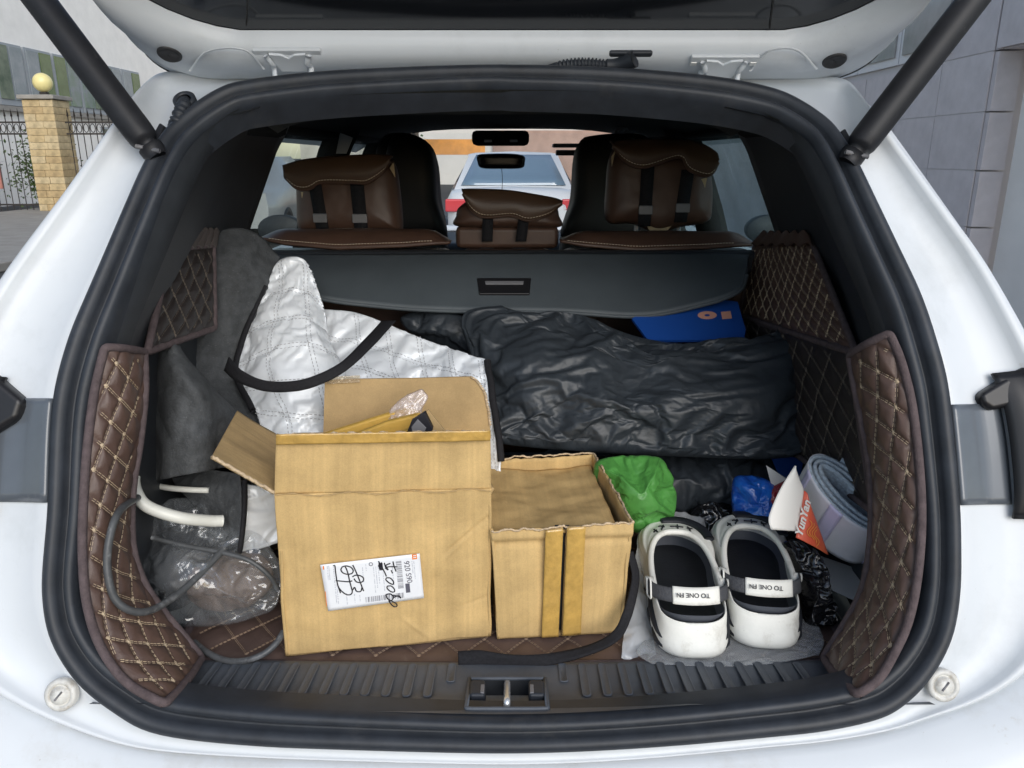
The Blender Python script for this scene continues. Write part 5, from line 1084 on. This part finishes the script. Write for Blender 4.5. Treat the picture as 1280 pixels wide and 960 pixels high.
# ---- printed white and red packet, plain card
wht = M('white_card', (.74, .73, .70), .4, var=(10, .03)); redp = M('red_print', (.62, .07, .05), .35, var=(14, .25, (.70, .16, .06)))
pc = empty('printed_packet', tuple(atY(1000, 690, 1.08)), 'white and red printed packet leaning on the felt roll', 'packet')
pp = np.array([.42, .985, .85]); npk = np.array([.25, -.85, .40]); npk /= np.linalg.norm(npk)
A_ = lambda x, y, o=0.: atPl(x, y, pp + npk * o, npk)
a = ipts([A_(993, 582), A_(975, 612), A_(963, 640), A_(961, 652), A_(964, 662)], 30); b = ipts([A_(994, 583), A_(1000, 600), A_(1005, 614), A_(1001, 640), A_(997, 664)], 30)
v = np.linspace(0, 1, 14)[None, :, None]; G = a[:, None] * (1 - v) + b[:, None] * v + npk * (.003 * np.sin(v * math.pi))
grid('white_face', G, wht, pc, thick=.0015)
a = ipts([A_(1005, 613), A_(1001, 640), A_(995, 672)], 30); b = ipts([A_(1010, 622), A_(1022, 655), A_(1036, 694)], 30); G = a[:, None] * (1 - v) + b[:, None] * v
G = G + npk * (.004 * np.sin(v * math.pi)); grid('red_face', G, redp, pc, thick=.0015)
text_mesh('packet_text', 'YunYan', .017, A_(1004, 648, .0062), A_(1010, 628) - A_(1000, 668), A_(998, 647) - A_(1012, 651), wht, pc, bold=.0005, shear=.25)
for k in range(4): tube('orange_swirl', ipts([A_(1012 + k * 3 + 3 * math.sin(t * 2.2 + k), 650 + k * 4 + t * 7, .0065) for t in np.linspace(0, 3, 7)], 24), .0005, M('swirl%d' % k, (.80, .34, .06), .5), pc, n=5)
tag(prism('white_card', [atY(x, y, Y) for x, y, Y in ((1024,694,1.09),(1087,716,1.08),(1084,745,1.03),(1075,754,1.02),(1040,738,1.02))], (.002, .006, -.004), wht, None, bevel=.001), 'plain white card lying under the felt roll', 'card')
tag(prism('white_slip', [atY(x, y, 1.19) for x, y in ((958,582),(984,599),(966,612))], (0, .003, 0), wht, None), 'small white paper slip above the blue plastic bag', 'paper')
# ================================================================ street outside
asph = M('asphalt', (.055, .055, .056), .9, var=(3, .25), bump=(120, .5, .01)); pav = M('pavement_concrete', (.30, .285, .26), .85, var=(4, .2), bump=(60, .4, .005))
gr = mk('ground', [(-250, -250, 0), (250, -250, 0), (250, 500, 0), (-250, 500, 0)], [(0, 1, 2, 3)], asph, None, False); tag(gr, kind='structure')
pv = box('pavement', (-9.5, 15, .06), (6, 60, .12), pav, None, bevel=.02); tag(pv, kind='structure')
pv2 = box('pavement', (3.0, 10, .06), (2.0, 60, .12), pav, None, bevel=.02); tag(pv2, kind='structure')
wallw = M('cream_render', (.90, .88, .84), .85, var=(2, .08)); glz = M('window_glass', (.05, .07, .06), .08, spec=.6, var=(2.5, .5, (.16, .20, .14))); wfr = M('grey_window_frame', (.30, .33, .36), .5); stone = M('yellow_stone', (.45, .34, .18), .85, var=(9, .35), bump=(25, .8, .02)); iron = M('wrought_iron', (.03, .025, .022), .6); pinkp = M('pink_panel', (.55, .24, .20), .7)
panes = [M('pane%d' % k, c, .12, spec=.6, var=(2.5, .4, d)) for k, (c, d) in enumerate((((.06, .10, .07), (.20, .24, .18)), ((.22, .25, .28), (.12, .20, .12)), ((.10, .14, .06), (.16, .22, .10)), ((.30, .33, .36), (.20, .24, .26))))]
lb = empty('building', (-15, 26, 0), 'cream building with a long strip of grey framed windows behind the fence', 'building')
box('wall', (-17.0, 26, 4.5), (4, 40, 9), wallw, lb, bevel=0)
for k in range(10):
    y = 18.5 + k * 1.55
    f = box('window', (-14.97, y, 3.75), (.10, 1.42, 1.75), wfr, lb, bevel=0)
    for q in (-.35, .35): box('pane', (-14.90, y + q, 3.80), (.03, .60, 1.50), panes[(k * 7 + int(q > 0) * 3) % 4], f, bevel=0)
for k in range(4):
    y = 18 + k * 4.2
    d_ = box('window', (-14.97, y, 1.9), (.08, 1.9, 1.1), wfr, lb, bevel=0); box('pane', (-14.91, y, 1.9), (.03, 1.7, .95), glz, d_, bevel=0)
box('sill_band', (-14.9, 26, 2.78), (.16, 40, .14), pav, lb, bevel=0)
# fence: stone pillars, globe lamp, iron panels
stones = [M('yellow_stone%d' % k, c, .85, var=(9, .3), bump=(25, .8, .02)) for k, c in enumerate(((.52, .40, .22), (.46, .34, .18), (.56, .45, .27)))]
def pillar(x, lab):
    p = empty('stone_pillar', (x, 20, 0), lab, 'pillar', 'fence pillars')
    rr = random.Random(int(x * 10))
    for k in range(16):
        sp_ = rr.uniform(-.18, .18)
        for a_, b_ in ((-.37, sp_), (sp_, .37)):
            box('stone', (x + (a_ + b_) / 2, 20 + rr.uniform(-.006, .006), .12 + .1625 * k + .081), (b_ - a_ - .006, .74, .158), rr.choice(stones), p, bevel=.008, seg=1)
    box('cap', (x, 20, 2.78), (.88, .88, .10), pav, p, bevel=.02); return p
pillar(-11.35, 'yellow stone gate pillar carrying the pale globe lamp'); pillar(-15.2, 'yellow stone pillar at the far end of the iron fence')
lampg = empty('globe_lamp', (-11.35, 20, 2.83), 'pale yellow globe lamp on top of the stone pillar', 'lamp')
th = np.linspace(0, 2 * math.pi, 28, endpoint=False); ph = np.linspace(.12, math.pi - .05, 16)
grid('globe', np.array([[(-11.35 + .22 * math.sin(p) * math.cos(t), 20 + .22 * math.sin(p) * math.sin(t), 3.13 - .22 * math.cos(p)) for p in ph] for t in th]), M('globe_plastic', (.80, .70, .32), .3), lampg, cu=True, flip=True)
box('base', (-11.35, 20, 2.87), (.16, .16, .09), iron, lampg, bevel=.01)
def ironpanel(x0, x1, lab):
    p = empty('iron_fence_panel', ((x0 + x1) / 2, 20, 0), lab, 'fence', 'iron fence panels')
    for z in (.25, 1.95, 2.22): box('rail', ((x0 + x1) / 2, 20, z), (x1 - x0, .04, .04), iron, p, bevel=0)
    x = x0 + .08
    while x < x1 - .03:
        tube('bar', np.array([(x, 20, .1), (x, 20, 2.35), (x, 20, 2.36), (x, 20, 2.55)]), [.012, .012, .028, .002], iron, p, n=6)
        th = np.linspace(0, 2 * math.pi, 12, endpoint=False); tube('scroll', np.array([(x + .08 + .06 * math.cos(t), 20, 2.085 + .10 * math.sin(t)) for t in th]), .010, iron, p, n=5, closed=True)
        x += .165
    return p
ironpanel(-14.8, -11.75, 'black wrought iron fence panel in front of the pink board'); ironpanel(-10.95, -7.5, 'black wrought iron fence panel between stone pillar and white SUV')
tag(box('hoarding', (-13.9, 21.0, 1.3), (1.0, .06, 1.4), pinkp, None, bevel=.01), 'faded pink board standing behind the iron fence', 'board')
# grey stone-clad building alongside, slabs set one by one
slabm = [M('grey_slab%d' % k, c, .45, spec=.4, var=(7, .12), bump=(60, .15, .004)) for k, c in enumerate(((.60, .56, .57), (.59, .55, .56), (.615, .575, .585)))]
joint = M('slab_joint', (.60, .58, .58), .9)
rbld = empty('building', (4.5, 8, 0), 'grey stone clad building with a recessed doorway beside the white SUV', 'building')
wl = box('wall', (4.35, 10.97, 3.0), (2.0, 10.3, 6), joint, rbld, bevel=0)
XW = 3.348; rs = random.Random(2); slabmesh = None
for r_ in range(9):
    for c_ in range(12):
        y = 5.80 + c_ * .67 + .33; z = .12 + r_ * .40 + .2
        if z > 1.9 and y > 6.4 and r_ >= 5 and c_ not in (): continue
        if slabmesh is None:
            ob = box('slab', (XW, y, z), (.008, .660, .393), slabm[0], wl, bevel=0); slabmesh = ob.data
        else:
            ob = bpy.data.objects.new('slab', slabmesh); COL.objects.link(ob); WL[ob.name] = np.array([XW, y, z - .194]); put(ob, wl)
        ob.material_slots[0].link = 'OBJECT'; ob.material_slots[0].material = rs.choice(slabm)
for k in range(7):
    y = 6.75 + k * .82; f = box('window', (XW - .0, y, 2.95), (.05, .80, 1.55), M('white_upvc', (.74, .74, .74), .5) if 'white_upvc' not in MT else MT['white_upvc'], rbld, bevel=0)
    box('pane', (XW - .03, y, 2.95), (.02, .68, 1.42), M('pale_glass', (.30, .30, .30), .1, var=(3, .3)) if 'pale_glass' not in MT else MT['pale_glass'], f, bevel=0)
for r_ in range(9): box('slab', (XW + .09, 5.77, .12 + r_ * .40 + .2), (.17, .05, .388), slabm[1], wl, bevel=0)
box('lintel', (XW + .26, 4.8, 2.75), (.48, 1.85, 1.25), slabm[2], rbld, bevel=0)
box('doorway_wall', (XW + .29, 4.6, 1.5), (.20, 2.2, 3.0), wallw, rbld, bevel=0)
for k in range(3):
    for q in range(3): box('slab', (XW, 5.45 - k * .67, 2.33 + q * .40), (.008, .660, .393), slabm[(k + q) % 3], wl, bevel=0)
# white saloon ahead
sal_ = empty('parked_car', (0, 12.2, 0), 'white saloon car parked ahead, seen through the windscreen', 'car')
wp = M('saloon_white', (.78, .79, .80), .3, coat=.6); rg = M('saloon_glass', (.16, .24, .32), .06, spec=.9, coat=1.)
def loft(name, secs, mat, parent): return grid(name, np.array(secs), mat, parent)
cx = .02
S2 = []
for (y, hw, zb, zt_) in ((10.05, .70, .40, .86), (10.15, .84, .30, .98), (10.7, .89, .25, 1.02), (11.5, .90, .25, .98), (13.0, .90, .25, .96), (14.2, .86, .25, .86), (14.5, .7, .35, .7)):
    S2.append([(cx + x, y, z) for x, z in ((-hw * .9, zb), (-hw, zb + .15), (-hw, zt_ - .15), (-hw * .93, zt_ - .03), (-hw * .7, zt_), (0, zt_ + .02), (hw * .7, zt_), (hw * .93, zt_ - .03), (hw, zt_ - .15), (hw, zb + .15), (hw * .9, zb))])
loft('body', S2, wp, sal_); mk('rear_face', np.array(S2[0]), [tuple(range(11))], wp, sal_)
S3 = []
for (y, hw, z) in ((10.65, .80, 1.0), (11.35, .58, 1.44), (11.6, .60, 1.47), (12.6, .60, 1.46), (13.4, .74, .98)):
    S3.append([(cx - hw - .05 * (z > 1.2), y, z - .02), (cx - hw * .9, y, z), (cx, y, z + .02), (cx + hw * .9, y, z), (cx + hw + .05 * (z > 1.2), y, z - .02)])
loft('cabin', S3, wp, sal_)
for s_ in (-1, 1): mk('cabin_side', np.array([(cx + s_ * .84, 10.7, .98), (cx + s_ * .62, 11.4, 1.42), (cx + s_ * .64, 12.6, 1.44), (cx + s_ * .8, 13.4, .96)]), [(0, 1, 2, 3)], rg, sal_, False)
grid('rear_window', lin2((cx - .70, 10.70, 1.035), (cx + .70, 10.70, 1.035), (cx + .52, 11.29, 1.425), (cx - .52, 11.29, 1.425), 9, 6) + np.array([0, -.012, .018]), rg, sal_, thick=.006)
rl = M('saloon_lamp_red', (.65, .04, .05), .25, coat=.5)
for s_ in (-1, 1): box('tail_light', (cx + s_ * .74, 10.10, .82), (.26, .10, .16), rl, sal_, bevel=.02)
for x in (-.85, .85):
    for y in (10.9, 13.4):
        tyre = np.array([[(cx + x + b, y + a * math.cos(t), .31 + a * math.sin(t)) for a, b in ((.05, -.06), (.20, -.09), (.30, -.09), (.31, 0), (.30, .09), (.20, .09), (.05, .06))] for t in np.linspace(0, 2 * math.pi, 24, endpoint=False)]); grid('wheel', tyre, rubber, sal_, cu=True)
# far end of the street
far = empty('building', (2, 42, 0), 'pale far building with a brownish ground floor at the street end', 'building')
box('wall', (4, 44, 5), (30, 4, 10), M('pale_render', (.62, .60, .56), .85, var=(.4, .15)), far, bevel=0)
for k in range(8): 
    for r_ in range(2): box('window', (-9 + k * 3.4, 41.96, 4.2 + r_ * 3), (1.6, .1, 1.5), glz, far, bevel=0)
box('shopfront', (6, 41.9, 1.4), (14, .15, 2.6), M('brown_shopfront', (.42, .28, .22), .7, var=(.8, .3)), far, bevel=0)
tag(box('sign_board', (-2.6, 30, 1.75), (3.2, .12, .55), M('orange_sign', (.80, .34, .06), .5, var=(3, .2)), None, bevel=.01), 'orange sign board far down the street', 'sign')
# street trees: trunk, limbs and leaf clumps
leafm = [M('leaf%d' % k, c, .6, spec=.3, var=(5, .3)) for k, c in enumerate(((.05, .10, .03), (.08, .13, .04)))]; bark = M('bark', (.09, .07, .05), .9, bump=(30, .6, .02))
def tree(x, y, h, r, seed, lab):
    t = empty('tree', (x, y, 0), lab, 'tree', 'trees far down the street'); rg_ = np.random.default_rng(seed)
    limbs = [tubegeo(ipts([(x, y, 0), (x + .05, y, h * .3), (x - .05, y + .05, h * .6), (x, y, h * .85)], 12), np.linspace(.16, .05, 12), 8)]
    for k in range(7):
        a = rg_.uniform(0, 6.28); z = h * rg_.uniform(.4, .7); limbs.append(tubegeo(ipts([(x, y, z), (x + .5 * r * math.cos(a), y + .5 * r * math.sin(a), z + .5), (x + .8 * r * math.cos(a), y + .8 * r * math.sin(a), z + 1.0)], 8), np.linspace(.06, .015, 8), 6))
    multi('trunk', limbs, bark, t)
    n = 2600; cl_ = rg_.normal(size=(26, 3)); cl_ /= np.linalg.norm(cl_, axis=1)[:, None]; cl_ *= rg_.uniform(.3, 1, (26, 1)) * r; cl_[:, 2] *= .8
    c = cl_[rg_.integers(0, 26, n)] + rg_.normal(size=(n, 3)) * r * .2 + [x, y, h * .8]
    a = rg_.normal(size=(n, 3)); a /= np.linalg.norm(a, axis=1)[:, None]; b = np.cross(a, rg_.normal(size=(n, 3))); b /= np.linalg.norm(b, axis=1)[:, None]; s = rg_.uniform(.05, .11, (n, 1))
    V = np.stack([c - a * s, c - b * s * .5, c + a * s, c + b * s * .5], 1).reshape(-1, 3)
    tag(mk('crown', V, [(4 * i, 4 * i + 1, 4 * i + 2, 4 * i + 3) for i in range(n)], leafm[seed % 2], t, False), kind='stuff')
tree(-3.2, 27, 4.6, 1.7, 3, 'leafy street tree beside the orange sign board'); tree(-7.5, 33, 5.5, 2.2, 4, 'leafy street tree between orange sign and cream building')
def shrub(x, y, z0, r, seed, lab):
    s_ = empty('shrub', (x, y, 0), lab, 'shrub', 'shrubs by the iron fence'); rg_ = np.random.default_rng(seed); n = 1500
    multi('stem', [tubegeo(ipts([(x, y, .1), (x + rg_.normal() * .1, y, z0 * .5), (x + rg_.normal() * .3, y + rg_.normal() * .2, z0)], 8), np.linspace(.03, .01, 8), 6) for _ in range(5)], bark, s_)
    c = rg_.normal(size=(n, 3)) * [r * .5, r * .3, r * .5] + [x, y, z0]; a = rg_.normal(size=(n, 3)); a /= np.linalg.norm(a, axis=1)[:, None]; b = np.cross(a, rg_.normal(size=(n, 3))); b /= np.linalg.norm(b, axis=1)[:, None]; s = rg_.uniform(.03, .07, (n, 1))
    tag(mk('crown', np.stack([c - a * s, c - b * s * .5, c + a * s, c + b * s * .5], 1).reshape(-1, 3), [(4 * i, 4 * i + 1, 4 * i + 2, 4 * i + 3) for i in range(n)], leafm[seed % 2], s_, False), kind='stuff')
shrub(-12.6, 21.6, 1.0, .8, 5, 'leafy shrub behind the iron fence next to the pink board'); shrub(-9.6, 21.8, 1.2, .9, 6, 'leafy shrub behind the iron fence past the lamp pillar')
# parked silver car on the other side of the road
pk_ = empty('parked_car', (-4.7, 14.5, 0), 'small silver car parked by the stone fence across the road', 'car'); sm = M('silver_car', (.45, .47, .50), .35, metal=.4, coat=.4)
S4 = [[(-4.7 + x * w, y + 2.5, z) for x, z in ((-.85, .3), (-.88, .6), (-.85, .85), (-.5, zt3), (.5, zt3), (.85, .85), (.88, .6), (.85, .3))] for y, w, zt3 in ((10.2, .9, .88), (10.4, 1, .95), (11.0, 1, 1.0), (11.5, 1, 1.4), (12.8, 1, 1.42), (13.4, 1, 1.0), (14.2, .95, .9), (14.4, .85, .75))]
loft('body', S4, sm, pk_); mk('rear_face', np.array(S4[0]), [tuple(range(8))], sm, pk_)
for x in (-5.5, -3.9):
    for y in (13.5, 16.1):
        tyre = np.array([[(x + b, y + a * math.cos(t), .30 + a * math.sin(t)) for a, b in ((.05, -.06), (.20, -.09), (.29, -.09), (.30, 0), (.29, .09), (.20, .09), (.05, .06))] for t in np.linspace(0, 2 * math.pi, 24, endpoint=False)]); grid('wheel', tyre, rubber, pk_, cu=True)
